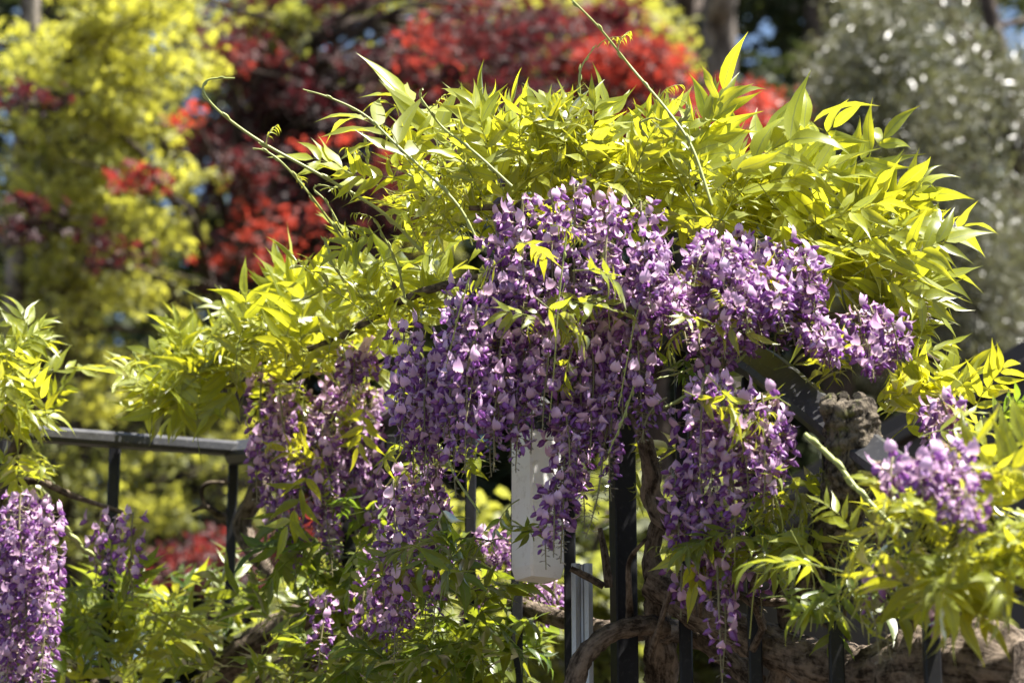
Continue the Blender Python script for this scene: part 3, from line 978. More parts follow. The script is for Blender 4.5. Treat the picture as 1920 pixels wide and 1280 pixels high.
pine(1348, 66, 15.0, 2, 'thick grey pine trunk rising beside the blue sky gap above the coral maple', M_TRUNK, 1)
pine(1284, 40, 15.6, 4, 'slimmer dark pine trunk left of the thick grey trunk', M_TWIG, 2)

# evergreen belt far behind
def evergreen(px, d, half, ztop, label, age_light, nc, nl=90):
    b = P(px, 640, d); base = (b[0], b[1], TERR)
    cl = []
    GA = GAPS
    tries = 0
    while len(cl) < nc and tries < nc * 20:
        tries += 1
        zz = rng.uniform(2.0, ztop) if rng.random() < .6 else rng.uniform(2.0, 7.5); wv = half * (1.0 - 0.35 * (zz / ztop) ** 2)
        a = rng.uniform(0, 6.28); q = rng.uniform(.1, 1) ** .5
        c = (base[0] + wv * q * math.cos(a), base[1] + wv * q * math.sin(a) * .7, zz)
        x, y, _ = proj(c)
        if any(((x - gx) / (g1 + 22)) ** 2 + ((y - gy) / (g2 + 20)) ** 2 < 1 for gx, gy, g1, g2 in GA): continue
        cl.append((c, (0.42, 0.42, 0.28), int(nl * rng.uniform(.7, 1.3)), rng.uniform(*age_light)))
    make_tree('evergreen_tree', label, 'tree', base, [base, (base[0], base[1], ztop * .5), (base[0] + .1, base[1], ztop * .95)], [0.16, 0.12, 0.03], cl, broad_tpl(), M_DARK, 0.13, bark=M_TWIG, limb_r=0.03, limb_every=4, tilt=0.9)

GE = None
evergreen(150, 19, 2.6, 11.5, 'dark evergreen behind the yellow maple', (0.0, 0.5), 256)
evergreen(560, 18, 2.3, 11.5, 'dark evergreen behind the burgundy maple', (0.0, 0.45), 256)
evergreen(950, 19, 2.3, 11.0, 'olive-toned evergreen behind the gap between the two japanese maples', (0.3, 1.0), 256)
evergreen(1300, 21, 2.1, 10.5, 'evergreen behind the two pine trunks', (0.2, 1.0), 229)
evergreen(1660, 17, 2.2, 11.0, 'blackish evergreen behind the olive tree', (0.0, 0.25), 256)
evergreen(1540, 15.5, 0.9, 11.0, 'narrow dark evergreen between the grey pine trunk and the olive tree', (0.0, 0.3), 130)
evergreen(-420, 19, 2.6, 11.5, 'dark evergreen beyond the left edge of the yellow maple', (0.0, 0.5), 170)
evergreen(2000, 19, 2.4, 11.0, 'dark evergreen at the right edge behind the leaning olive branch', (0.0, 0.3), 202)

# ================================================================== FENCE
fn = thing('metal_fence', (FENCE[4][0], FENCE[4][1], TERR), 'black painted metal railing with level left rail and arched sloping handrail under the wisteria', 'fence')
# level rail
mb = MB(); beam(mb, P(-520, 770, 4.62), P(452, 842, 5.37), 0.044, 0.031, bevel=0.008); part('rail', mb, M_SUNLIT, fn, smooth=False)
mb = MB(); a = P(-520, 770, 4.62); b = P(452, 842, 5.37)
for p in (a, b): p[2] = TERR + 0.14
beam(mb, a, b, 0.035, 0.02, bevel=0.003); part('bottom_rail', mb, M_BLACK, fn, smooth=False)
# sloping handrail, swept
path = [P(440, 848, 5.36), P(560, 838, 5.2), P(690, 812, 5.0), P(800, 740, 4.85), P(960, 640, 4.65), P(1120, 590, 4.48), P(1270, 622, 4.32), P(1420, 682, 4.14), P(1520, 762, 3.97), P(1650, 865, 3.78), P(1800, 968, 3.58), P(1980, 1095, 3.36)]
pts = catmull(path, 60)
mb = MB(); V = []; prof = [(-.024, -.018), (.024, -.018), (.03, -.008), (.03, .012), (.022, .02), (-.022, .02), (-.03, .012), (-.03, -.008)]
for i, p in enumerate(pts):
    t = nrm(pts[min(i + 1, 59)] - pts[max(i - 1, 0)])
    s = nrm(np.cross(t, (0, 0, 1))); u = np.cross(s, t)
    ro = 0.75; s, u = math.cos(ro) * s - math.sin(ro) * u * (1 if s[1] < 0 else -1), math.cos(ro) * u + math.sin(ro) * s * (1 if s[1] < 0 else -1)
    for x, y in prof: V.append(p + s * x + u * y)
F = [(i * 8 + k, i * 8 + (k + 1) % 8, i * 8 + 8 + (k + 1) % 8, i * 8 + 8 + k) for i in range(59) for k in range(8)] + [tuple(range(7, -1, -1)), tuple(59 * 8 + k for k in range(8))]
mb.add(V, F)
part('handrail', mb, M_SUNLIT, fn, smooth=False)
PTS = np.array(pts)


def rail_z(x):
    return float(np.interp(x, PTS[:, 0], PTS[:, 2]))


def upright(px, d, wpx, name='baluster', rot=0.0, top=None, ytop=None):
    w_ = wpx / FP * d
    q = P(px, 1000, d)
    # slide along to the fence line below the rail
    z1 = top if top is not None else rail_z(q[0]) - 0.015
    # keep the point where the upright crosses y=1000 of the view
    mb = MB()
    ax = np.array([[math.cos(rot), -math.sin(rot), 0], [math.sin(rot), math.cos(rot), 0], [0, 0, 1.0]])
    box(mb, (q[0], q[1], (z1 + TERR) / 2), ax, (w_ / 2, w_ / 2, (z1 - TERR) / 2), 0.0025)
    part(name, mb, M_BLACK, fn, smooth=False)


zl = lambda px, d: P(px, 818 + (px - 210) * 0.09, d)[2]
upright(-10, 5.0, 20, top=P(-10, 815, 5.0)[2])
upright(209, 5.17, 20, top=P(209, 826, 5.17)[2])
upright(434, 5.33, 18, top=P(434, 845, 5.33)[2])
for px, d, wp in ((655, 5.05, 26), (730, 4.95, 20), (806, 4.84, 21), (882, 4.75, 21), (969, 4.63, 22), (1068, 4.5, 22), (1282, 4.28, 24), (1410, 4.14, 25), (1560, 3.92, 27), (1737, 3.66, 30), (1930, 3.42, 32)):
    upright(px, d, wp)
upright(1168, 4.38, 42, name='post', rot=0.28)
mb = MB()
lowp = [np.array([p[0], p[1], TERR + 0.14]) for p in pts[::6]]
for i in range(len(lowp) - 1): beam(mb, lowp[i], lowp[i + 1], 0.035, 0.02, bevel=0.003)
part('bottom_rail', mb, M_BLACK, fn, smooth=False)

# ------------------------------------------------------------------ white lamp on the railing
lc = P(1008, 950, 4.36)
lt = thing('wall_lantern', tuple(lc), 'white faceted lantern hanging behind the flowers at the middle of the railing', 'lantern')
mb = MB()
pxm = 4.36 / FP
zt_, zb_ = P(1012, 805, 4.36)[2], P(1012, 1092, 4.36)[2]
hw, hd, ch = 37 * pxm, 37 * pxm, 4 * pxm
rot = math.radians(31)
ax = np.array([[math.cos(rot), -math.sin(rot), 0], [math.sin(rot), math.cos(rot), 0], [0, 0, 1.0]])
oct_ = [(hw, hd - ch), (hw - ch, hd), (-hw + ch, hd), (-hw, hd - ch), (-hw, -hd + ch), (-hw + ch, -hd), (hw - ch, -hd), (hw, -hd + ch)]
V = []
for z_, s in ((zb_, 0.86), (zb_ + 0.02, 1.0), (zt_ - 0.006, 1.0), (zt_, 0.97)):
    for x, y in oct_: V.append(np.array([lc[0], lc[1], z_]) + ax @ np.array([x * s, y * s, 0]))
F = [tuple(range(7, -1, -1)), tuple(24 + k for k in range(8))] + [(r_ * 8 + k, r_ * 8 + (k + 1) % 8, r_ * 8 + 8 + (k + 1) % 8, r_ * 8 + 8 + k) for r_ in range(3) for k in range(8)]
mb.add(V, F); part('lamp_housing', mb, M_WHITE, lt, smooth=False)
mb = MB()
V = []
for z_, s in ((zt_ + 0.001, 1.10), (zt_ + 0.02, 1.12), (zt_ + 0.055, 0.55), (zt_ + 0.075, 0.16)):
    for x, y in oct_: V.append(np.array([lc[0], lc[1], z_]) + ax @ np.array([x * s, y * s, 0]))
mb.add(V, F); part('lamp_cap', mb, M_BLACK, lt, smooth=False)
mb = MB(); beam(mb, (lc[0], lc[1], zt_ + 0.07), (lc[0] + .01, lc[1] + 0.12, zt_ + 0.16), 0.018, 0.018); part('bracket', mb, M_BLACK, lt, smooth=False)

# galvanised channel strip standing in front of the railing
q = P(1092, 1200, 4.3)
cs = thing('steel_channel', (q[0], q[1], TERR), 'galvanised steel channel strip standing beside the wide black post', 'conduit')
mb = MB()
w_ = 40 / FP * 4.3
z1 = P(1092, 1050, 4.3)[2]
prof = [(-w_ / 2, 0.012), (-w_ / 2, -0.006), (-w_ * .30, -0.010), (-w_ * .10, -0.006), (-w_ * .05, 0.004), (w_ * .05, 0.004), (w_ * .10, -0.006), (w_ * .30, -0.010), (w_ / 2, -0.006), (w_ / 2, 0.012)]
V = [(q[0] + x, q[1] + y, z_) for z_ in (TERR, z1) for x, y in prof]
n = len(prof)
mb.add(V, [(k, k + 1, k + 1 + n, k + n) for k in range(n - 1)] + [(n - 1, 0, n, 2 * n - 1), tuple(range(n, 2 * n)), tuple(range(n - 1, -1, -1))])
part('channel', mb, M_ZINC, cs, smooth=False)

# ================================================================== WISTERIA
vb = P(1560, 1280, 3.95)
W = thing('wisteria_vine', (vb[0], vb[1] + 0.1, TERR), 'large purple wisteria in bloom climbing over the black railing', 'climbing plant', 'wisteria vines on the railing')


def vine(name, pp, rpx, n=40, seg=14, rough=0.14, ridges=5, twist=22, m=None, ns=26):
    mb = MB()
    pts = [P(x, y, d) for x, y, d in pp]
    dm = np.mean([d for _, _, d in pp])
    tube(mb, pts, [r_ / FP * dm for r_ in rpx], n=n, seg=seg, rough=rough, nscale=ns, ridges=ridges, twist=twist)
    return part(name, mb, m or M_VINE, W)


# main trunk, thick, near, low right, down to the soil
gx = P(1760, 1275, 3.75)
mb = MB()
tube(mb, [np.array([gx[0] + .1, gx[1] + .1, TERR - .02]), np.array([gx[0] + .06, gx[1] + .08, TERR + .35]), P(1800, 1262, 3.8), P(1640, 1262, 3.95), P(1490, 1228, 4.08), P(1390, 1185, 4.15), P(1300, 1140, 4.2), P(1222, 1088, 4.24)],
     [0.085, 0.075, 0.062, 0.047, 0.036, 0.032, 0.031, 0.028], n=90, seg=22, rough=0.16, nscale=24, ridges=7, twist=16)
part('trunk', mb, M_VINE, W)
mb = MB()
tube(mb, [P(1930, 1262, 3.62), P(1830, 1245, 3.68), P(1720, 1250, 3.8), P(1610, 1262, 3.95)], [0.058, 0.066, 0.058, 0.03], n=50, seg=22, rough=0.2, nscale=20, ridges=6, twist=12)
part('branch', mb, M_VINE, W)
# cut stub in front of the rail
mb = MB()
c_ = tube(mb, [P(1500, 1130, 3.98), P(1545, 1020, 3.92), P(1588, 930, 3.86), P(1600, 850, 3.84), P(1592, 772, 3.84), P(1588, 752, 3.84)], [0.022, 0.030, 0.040, 0.043, 0.041, 0.034], n=150, seg=72, rough=0.20, nscale=48, ridges=0)
part('stub', mb, M_STUB, W)
mb = MB()
for i in range(7):
    a = i * 0.9
    tube(mb, [P(1588 + 34 * math.cos(a), 768 + 10 * math.sin(a), 3.84 - .03 * math.sin(a)), P(1588 + 40 * math.cos(a), 758 + 10 * math.sin(a), 3.84 - .03 * math.sin(a)), P(1588 + 30 * math.cos(a), 748 + 8 * math.sin(a), 3.84)], [.012, .013, .007], n=8, seg=9, rough=.4, nscale=50)
part('stub_lip', mb, M_STUB, W)
vine('branch', [(1072, 1300, 4.18), (1095, 1232, 4.18), (1145, 1186, 4.2), (1205, 1172, 4.22), (1245, 1176, 4.25)], [20, 19, 18, 18, 20], ridges=4, twist=60)
vine('branch', [(1240, 1270, 4.36), (1235, 1180, 4.32), (1228, 1080, 4.28), (1222, 1030, 4.28), (1240, 960, 4.28), (1218, 930, 4.26), (1222, 890, 4.26), (1206, 820, 4.26), (1180, 760, 4.3)], [34, 26, 22, 15, 18, 20, 18, 14, 9], n=60, rough=.2)
vine('branch', [(1215, 925, 4.26), (1240, 975, 4.22), (1285, 990, 4.2), (1330, 960, 4.2)], [15, 14, 12, 8], n=24)
vine('branch', [(835, 1068, 4.75), (885, 1102, 4.7), (960, 1130, 4.65), (1060, 1162, 4.5), (1150, 1182, 4.42), (1230, 1176, 4.34)], [14, 18, 17, 17, 18, 22], n=50)
vine('branch', [(1240, 1180, 4.3), (1290, 1185, 4.35), (1350, 1215, 4.3), (1420, 1280, 4.2)], [24, 22, 24, 20], n=30)
vine('branch', [(455, 848, 5.4), (500, 880, 5.35), (480, 925, 5.3), (455, 985, 5.3), (480, 1040, 5.25), (515, 1085, 5.2)], [9, 14, 17, 18, 17, 10], n=40)
vine('branch', [(380, 1290, 5.25), (470, 1212, 5.2), (560, 1160, 5.15), (640, 1120, 5.1), (720, 1090, 5.0)], [24, 30, 28, 16, 8], n=40)
vine('branch', [(540, 1300, 5.0), (640, 1178, 4.95), (740, 1100, 4.9)], [12, 11, 7], n=24)
vine('branch', [(470, 1290, 5.1), (560, 1215, 5.05), (690, 1130, 5.0)], [9, 10, 6], n=24)
vine('twig', [(438, 985, 5.35), (410, 965, 5.35), (385, 950, 5.3), (360, 958, 5.3)], [10, 8, 5, 3], n=14, ridges=0)
vine('twig', [(385, 952, 5.3), (378, 920, 5.3), (392, 905, 5.3), (430, 905, 5.3)], [5, 4, 4, 3], n=12, ridges=0)
vine('twig', [(1125, 990, 4.3), (1136, 1050, 4.28), (1142, 1100, 4.28)], [5, 8, 8], n=14, ridges=0)
vine('twig', [(1070, 1065, 4.24), (1100, 1080, 4.24), (1132, 1098, 4.24)], [6, 7, 7], n=12, ridges=0)
vine('twig', [(1455, 1290, 4.2), (1478, 1200, 4.15), (1472, 1130, 4.12), (1455, 1060, 4.1)], [22, 20, 17, 8], n=24)
vine('twig', [(1472, 1150, 4.0), (1520, 1152, 3.98), (1562, 1178, 3.96)], [7, 7, 6], n=12, ridges=0)
vine('twig', [(1540, 1120, 4.0), (1570, 1150, 3.98), (1590, 1200, 3.98)], [5, 7, 4], n=10, ridges=0)
vine('twig', [(1500, 1130, 4.0), (1400, 1120, 4.05), (1330, 1060, 4.1)], [9, 8, 5], n=16, ridges=0)
# canes hidden inside the blossom, carrying the racemes
for pp, rr in (([(1180, 780, 4.34), (1130, 660, 4.3), (1060, 500, 4.26), (960, 400, 4.22), (880, 390, 4.2)], [12, 11, 9, 7, 5]),
               ([(1190, 780, 4.34), (1260, 640, 4.3), (1360, 520, 4.28), (1480, 460, 4.28), (1620, 440, 4.25)], [12, 11, 9, 7, 4]),
               ([(1060, 500, 4.26), (900, 520, 4.3), (760, 560, 4.5), (620, 640, 4.75), (480, 680, 5.0)], [9, 8, 8, 7, 5]),
               ([(1330, 640, 4.28), (1480, 600, 4.2), (1620, 600, 4.15), (1760, 680, 4.05)], [9, 8, 7, 5]),
               ([(1600, 850, 3.9), (1700, 880, 3.7), (1800, 960, 3.55), (1900, 1010, 3.45)], [8, 8, 7, 6]),
               ([(1700, 1200, 3.8), (1740, 1090, 3.6), (1800, 1000, 3.5)], [9, 8, 6]),
               ([(700, 820, 5.0), (600, 760, 5.0), (500, 720, 5.05), (380, 730, 5.1)], [9, 8, 7, 5])):
    vine('cane', pp, rr, n=30, seg=8, ridges=3)

# long green shoots
def shoot(pp, rpx, nodes=True):
    mb = MB()
    pts = [P(x + (0 if i_ in (0, len(pp) - 1) else 3 * math.sin(x)), y + 2 * math.cos(y), d) for i_, (x, y, d) in enumerate(pp)]
    dm = pp[0][2]
    c = tube(mb, pts, [.72 * r_ / FP * dm for r_ in rpx], n=44, seg=7, rough=0.05, nscale=60)
    # nodes with small scale buds
    for i in (range(4, 44, 6) if nodes else ()):
        q = c[i]; t_ = nrm(c[min(i + 1, 43)] - c[i - 1]); fm = frame(t_, np.array([.2, .4, .9]))
        s = (1 if (i // 6) % 2 else -1)
        rr = np.interp(i / 43, np.linspace(0, 1, len(rpx)), rpx) / FP * dm
        tube(mb, [q - t_ * rr, q + fm[:, 1] * s * rr * 1.1 + t_ * rr * 1.2, q + fm[:, 1] * s * rr * 1.3 + t_ * rr * 4.2], [rr * .9, rr * .9, rr * .2], n=5, seg=5)
    return part('shoot', mb, M_SHOOT, W)


shoot([(790, 470, 4.22), (720, 400, 4.2), (600, 330, 4.18), (500, 270, 4.17), (430, 225, 4.16), (395, 190, 4.15), (380, 165, 4.15), (392, 149, 4.15), (440, 145, 4.15)], [4.6, 4.4, 4.2, 4, 3.6, 3.2, 3, 2.6, 2])
shoot([(680, 505, 4.4), (640, 440, 4.38), (580, 365, 4.35), (530, 310, 4.33), (500, 285, 4.33), (474, 278, 4.33)], [3.6, 3.4, 3.2, 3.0, 2.6, 1.6])
shoot([(905, 470, 4.08), (850, 380, 4.1), (745, 270, 4.14), (680, 215, 4.17), (620, 185, 4.16), (568, 168, 4.16)], [3.8, 3.8, 3.4, 3, 2.6, 1.8])
shoot([(960, 350, 4.08), (890, 285, 4.1), (830, 240, 4.16), (800, 205, 4.15), (790, 180, 4.15), (793, 168, 4.14)], [3.6, 3.4, 3.2, 3, 2.6, 2.2])
shoot([(1335, 385, 4.02), (1300, 280, 4.06), (1255, 210, 4.1), (1185, 125, 4.18), (1120, 50, 4.16), (1060, -10, 4.15)], [4, 3.8, 3.6, 3.4, 3, 2.8])
shoot([(1092, 250, 4.22), (1087, 180, 4.2), (1092, 130, 4.2), (1118, 82, 4.2)], [3.2, 3, 2.6, 1.2])
shoot([(1262, 265, 4.15), (1275, 235, 4.14), (1288, 215, 4.13), (1290, 195, 4.13)], [3, 3.2, 3.4, 2.4])
shoot([(690, 310, 4.3), (686, 280, 4.3), (682, 250, 4.3)], [2.6, 2.6, 2])
shoot([(300, 740, 5.0), (270, 705, 4.98), (252, 662, 4.97)], [4, 3.4, 2.4])
shoot([(760, 560, 4.35), (742, 490, 4.33), (720, 440, 4.32), (702, 412, 4.32)], [3, 3, 2.6, 2])
shoot([(660, 540, 4.45), (625, 500, 4.42), (612, 460, 4.42), (606, 445, 4.42)], [3, 3.2, 2.6, 2])
shoot([(1510, 815, 3.75), (1560, 860, 3.7), (1615, 925, 3.66), (1700, 1010, 3.6)], [7, 6.5, 6, 5])
shoot([(1480, 470, 4.2), (1350, 460, 4.18), (1240, 480, 4.16)], [3.5, 3.5, 3])
shoot([(1330, 640, 4.12), (1400, 660, 4.05), (1270, 748, 3.98), (1215, 775, 3.97)], [3.5, 4, 4, 3])
shoot([(770, 835, 4.6), (820, 830, 4.5), (860, 900, 4.3), (900, 960, 4.2)], [3, 3, 3, 2.5])

shoot([(1410, 640, 4.1), (1300, 690, 4.05), (1200, 720, 4.0)], [2.5, 2.5, 2])
shoot([(1190, 720, 3.96), (1165, 790, 3.95), (1140, 850, 3.95)], [3, 2.6, 1.6])
shoot([(1062, 440, 3.97), (1045, 560, 3.96), (1040, 680, 3.96), (1030, 790, 3.97)], [2.4, 2.2, 1.8, 1.2])
shoot([(880, 520, 4.0), (860, 600, 4.0), (830, 720, 4.05)], [2.4, 2, 1.4])
shoot([(1230, 480, 3.98), (1190, 600, 3.96), (1160, 760, 3.95)], [2.6, 2.4, 1.4])
shoot([(1215, 260, 4.16), (1200, 235, 4.15), (1222, 222, 4.14), (1240, 228, 4.14)], [2.4, 2.2, 2, 1.4])
shoot([(850, 430, 4.2), (800, 360, 4.2), (770, 330, 4.2), (735, 315, 4.2)], [2.6, 2.4, 2, 1.4])
shoot([(640, 430, 4.3), (610, 380, 4.3), (590, 352, 4.3), (608, 347, 4.29), (625, 354, 4.29)], [2.4, 2.2, 2, 1.8, 1.2])
shoot([(560, 640, 4.8), (600, 600, 4.8), (596, 560, 4.8)], [2.8, 2.6, 1.6])
shoot([(1590, 470, 4.1), (1660, 440, 4.08), (1700, 425, 4.08)], [2.6, 2.2, 1.4])
for i_ in range(11):
    x_, y_ = 1380 + 44 * i_ + 20 * math.sin(i_ * 5.1), 960 + 60 * math.sin(i_ * 2.3)
    shoot([(x_, y_ + 190, 3.95 - .03 * i_), (x_ + 14 * math.sin(i_), y_ + 90, 3.9 - .03 * i_), (x_ + 40 * math.sin(i_ * 1.7), y_, 3.86 - .03 * i_)], [2.0, 1.9, 1.4], nodes=False)
for i_ in range(10):
    x_, y_ = 1180 + 52 * i_ + 24 * math.sin(i_ * 3.7), 1010 + 50 * math.sin(i_ * 1.9)
    vine('twig', [(x_, y_ + 170, 4.25 - .04 * i_), (x_ + 26 * math.sin(i_ * 2.1), y_ + 100, 4.2 - .04 * i_), (x_ + 44 * math.sin(i_ * 1.3), y_ + 40, 4.18 - .04 * i_), (x_ + 80 * math.sin(i_ * 1.3 + .4), y_, 4.15 - .04 * i_)], [8, 6, 5, 3], n=18, ridges=3, rough=.2)

# ------------------------------------------------------------------ leaves
def leaf_specs(cx, cy, rx, ry, d0, d1, n, vec, size, age_light, spread=0.55, young=0.15, droop=(0.2, 1.0), seed=0, face=0.0, ls=(.85, 1.2)):
    """vec: mean pointing direction in (right, away, up)"""
    r = random.Random(seed * 131 + 7); out = []
    while len(out) < n:
        x, y = r.uniform(-1, 1), r.uniform(-1, 1)
        if x * x + y * y > 1: continue
        d = r.uniform(d0, d1)
        v = nrm(np.array(vec, float) + spread * np.array([r.gauss(0, 1), r.gauss(0, 1), r.gauss(0, .7)]) + 0.35 * np.array([x, 0, -y]))
        L = r.uniform(*size) * r.choice([.62, .8, .9, 1.0])
        yg = r.random() < young
        out.append(dict(p=P(cx + x * rx, cy + y * ry, d) - v * L * (0.6 if yg else 1) * 0.62, v=v, L=L * (0.6 if yg else 1), age_light=r.uniform(*age_light), young=yg, droop=r.uniform(*droop), seed=r.randint(0, 10 ** 6), d=d, face=face,
                        roll=r.gauss(0, .5), ls=r.uniform(*ls)))
    return out


G1 = (0.13, 0.21)
specs = []
FC = dict(face=.75, droop=(-.4, .8))
specs += leaf_specs(1120, 315, 300, 60, 4.14, 4.45, 66, (.25, -.05, .6), (.12, .2), (0, .2), young=.3, seed=1, **FC)
specs += leaf_specs(1000, 270, 120, 50, 4.14, 4.4, 26, (0, -.05, .8), (.12, .2), (0, .2), young=.22, seed=2, **FC)
specs += leaf_specs(1430, 355, 140, 65, 4.2, 4.5, 21, (.7, -.05, .5), (0.2, .29), (0, .2), young=.1, seed=3, ls=(1.0, 1.4), **FC)
specs += leaf_specs(1585, 455, 95, 65, 4.15, 4.4, 14, (.8, -.05, .35), (0.2, .29), (0, .25), young=.08, seed=4, ls=(1.0, 1.4), **FC)
specs += leaf_specs(840, 385, 95, 85, 4.15, 4.5, 34, (-.5, -.05, .5), (.12, .19), (0, .2), young=.2, seed=5, **FC)
specs += leaf_specs(740, 520, 110, 80, 4.4, 4.75, 24, (-.5, -.05, .5), (.15, .21), (0, .25), young=.2, seed=6, **FC)
specs += leaf_specs(590, 625, 180, 60, 4.7, 5.1, 56, (-.1, -.05, .7), (.16, .23), (0, .2), young=.3, seed=7, **FC)
specs += leaf_specs(400, 700, 90, 65, 4.9, 5.2, 26, (-.4, -.05, .5), (.15, .22), (0, .25), seed=8, **FC)
specs += leaf_specs(640, 745, 170, 50, 4.85, 5.1, 16, (-.2, -.3, -.1), (.11, .16), (.1, .5), seed=9, face=.4)
specs += leaf_specs(1670, 570, 70, 50, 4.1, 4.25, 12, (.6, -.05, .6), (0.15, .22), (0, .25), seed=10, ls=(1.0, 1.4), **FC)
specs += leaf_specs(1730, 730, 60, 50, 3.95, 4.1, 8, (.6, -.05, .5), (0.15, .22), (0, .25), seed=11, ls=(1.0, 1.4), **FC)
specs += leaf_specs(1560, 660, 80, 50, 3.92, 4.05, 3, (.4, -.2, .5), (0.13, .19), (0, .25), seed=13, ls=(1.0, 1.4), **FC)
specs += leaf_specs(1770, 965, 130, 70, 3.35, 3.7, 30, (.2, -.2, .5), (0.12, .18), (0, .25), young=.3, seed=14, face=.5)
specs += leaf_specs(1880, 900, 50, 70, 3.3, 3.5, 7, (.4, -.1, .8), (0.13, .2), (0, .25), seed=15, face=.6)
specs += leaf_specs(1420, 1010, 170, 45, 3.8, 4.05, 24, (-.2, -.5, -.2), (.11, .16), (.2, .7), young=.45, seed=16, face=.3)
specs += leaf_specs(1650, 1085, 140, 45, 3.5, 3.8, 12, (-.1, -.3, -.2), (.10, .16), (.1, .6), young=.55, seed=17, face=.3)
specs += leaf_specs(690, 1010, 190, 90, 4.75, 5.1, 40, (-.2, -.4, 0), G1, (.6, 1), seed=18, face=.3)  # low leaf groups: weaker light put into a darker green tint
specs += leaf_specs(850, 1190, 160, 80, 4.4, 4.75, 52, (-.1, -.3, .2), G1, (.4, 1), seed=19, face=.3)
specs += leaf_specs(600, 1180, 200, 90, 4.7, 5.2, 30, (-.2, -.3, 0), G1, (.3, .9), seed=20, face=.3)
specs += leaf_specs(320, 1160, 200, 90, 5.0, 5.6, 36, (-.1, -.2, .3), G1, (.2, .7), seed=21, face=.5)
specs += leaf_specs(860, 985, 90, 40, 4.05, 4.25, 8, (-.3, -.5, -.1), (.14, .19), (.5, .9), droop=(.6, 1.4), seed=22)
specs += leaf_specs(1010, 985, 40, 20, 4.15, 4.25, 2, (-.4, -.5, -.1), (.11, .15), (.5, .9), seed=23)
specs += leaf_specs(800, 830, 110, 40, 4.35, 4.6, 10, (-.4, -.4, 0), (.12, .18), (.3, .8), seed=24)
specs += leaf_specs(1060, 540, 200, 100, 3.95, 4.02, 6, (0, -.4, -.5), (.09, .14), (.1, .5), seed=25, face=.5)
specs += leaf_specs(1440, 550, 40, 40, 3.95, 4.02, 2, (-.1, -.3, .6), (.14, .17), (0, .1), young=0, seed=26, face=.9)
specs += leaf_specs(1215, 880, 40, 50, 4.35, 4.5, 4, (0, -.3, -.4), (.11, .15), (.1, .5), seed=27, face=.4)
specs += leaf_specs(1300, 700, 120, 30, 4.15, 4.28, 5, (0, -.3, -.2), (.10, .15), (.5, 1), seed=28)
specs += leaf_specs(1200, 400, 220, 45, 4.3, 4.5, 24, (.3, -.05, .6), G1, (0, .3), seed=29, **FC)
specs += leaf_specs(1060, 560, 230, 150, 3.9, 3.97, 9, (0, -.3, -.3), (.10, .15), (0, .4), young=.3, seed=51, face=.6)
specs += leaf_specs(1350, 560, 150, 60, 3.88, 3.97, 6, (.3, -.3, .3), (.10, .15), (0, .3), young=.3, seed=52, face=.7)
specs += leaf_specs(1370, 800, 100, 90, 3.82, 3.9, 5, (.2, -.3, -.2), (.10, .14), (0, .4), young=.3, seed=53, face=.6)
specs += leaf_specs(600, 850, 120, 110, 4.75, 4.85, 9, (-.2, -.3, -.2), (.11, .16), (0, .5), young=.3, seed=54, face=.5)
specs += leaf_specs(1610, 680, 110, 60, 3.76, 3.88, 11, (.4, -.2, .5), (.13, .18), (0, .2), young=.15, seed=55, ls=(1.0, 1.4), face=.8)
specs += leaf_specs(1760, 790, 60, 50, 3.7, 3.8, 8, (.3, -.2, .4), (.12, .17), (0, .3), seed=56, face=.7)
specs += leaf_specs(1840, 1020, 90, 60, 3.25, 3.4, 20, (.1, -.2, .4), (.11, .17), (0, .3), young=.3, seed=57, face=.5)
specs += leaf_specs(1690, 960, 70, 50, 3.4, 3.55, 10, (-.2, -.2, .3), (.11, .16), (0, .3), young=.3, seed=58, face=.5)
specs += leaf_specs(200, 1190, 160, 80, 4.9, 5.3, 24, (.1, -.2, .4), (.14, .2), (.1, .6), seed=59, face=.6)
specs += leaf_specs(480, 1120, 160, 90, 5.2, 5.6, 26, (0, -.1, .5), (.14, .2), (.4, 1), seed=60, face=.6)
specs += leaf_specs(760, 1120, 140, 80, 4.8, 5.1, 18, (0, -.1, .3), (.13, .19), (.3, .9), seed=61, face=.6)
specs += leaf_specs(1500, 940, 100, 60, 3.9, 4.1, 10, (0, -.3, .1), (.11, .16), (.1, .6), young=.3, seed=62, face=.4)
specs += leaf_specs(1560, 1060, 160, 70, 3.6, 3.9, 14, (.1, -.3, .1), (.12, .17), (.3, .9), young=.3, seed=63, face=.5)
specs += leaf_specs(1800, 1070, 110, 40, 3.3, 3.5, 16, (.1, -.2, .1), (.11, .17), (0, .4), young=.3, seed=64, face=.5)
specs += leaf_specs(1600, 920, 60, 60, 3.55, 3.75, 7, (.2, -.2, .4), (.11, .16), (0, .3), young=.3, seed=65, face=.6)
specs += leaf_specs(1480, 760, 70, 50, 3.8, 3.9, 6, (.1, -.3, .3), (.11, .16), (0, .4), young=.3, seed=66, face=.6)
specs += leaf_specs(1490, 880, 70, 60, 3.82, 3.95, 8, (0, -.3, .1), (.11, .16), (.2, .8), young=.4, seed=67, face=.4)
specs += leaf_specs(800, 1060, 180, 70, 4.3, 4.5, 14, (-.1, -.3, 0), (.12, .18), (.4, 1), young=.2, seed=68, face=.4)
specs += leaf_specs(560, 1230, 220, 50, 4.6, 5.0, 22, (0, -.3, .3), (.13, .19), (.3, .9), young=.2, seed=69, face=.5)
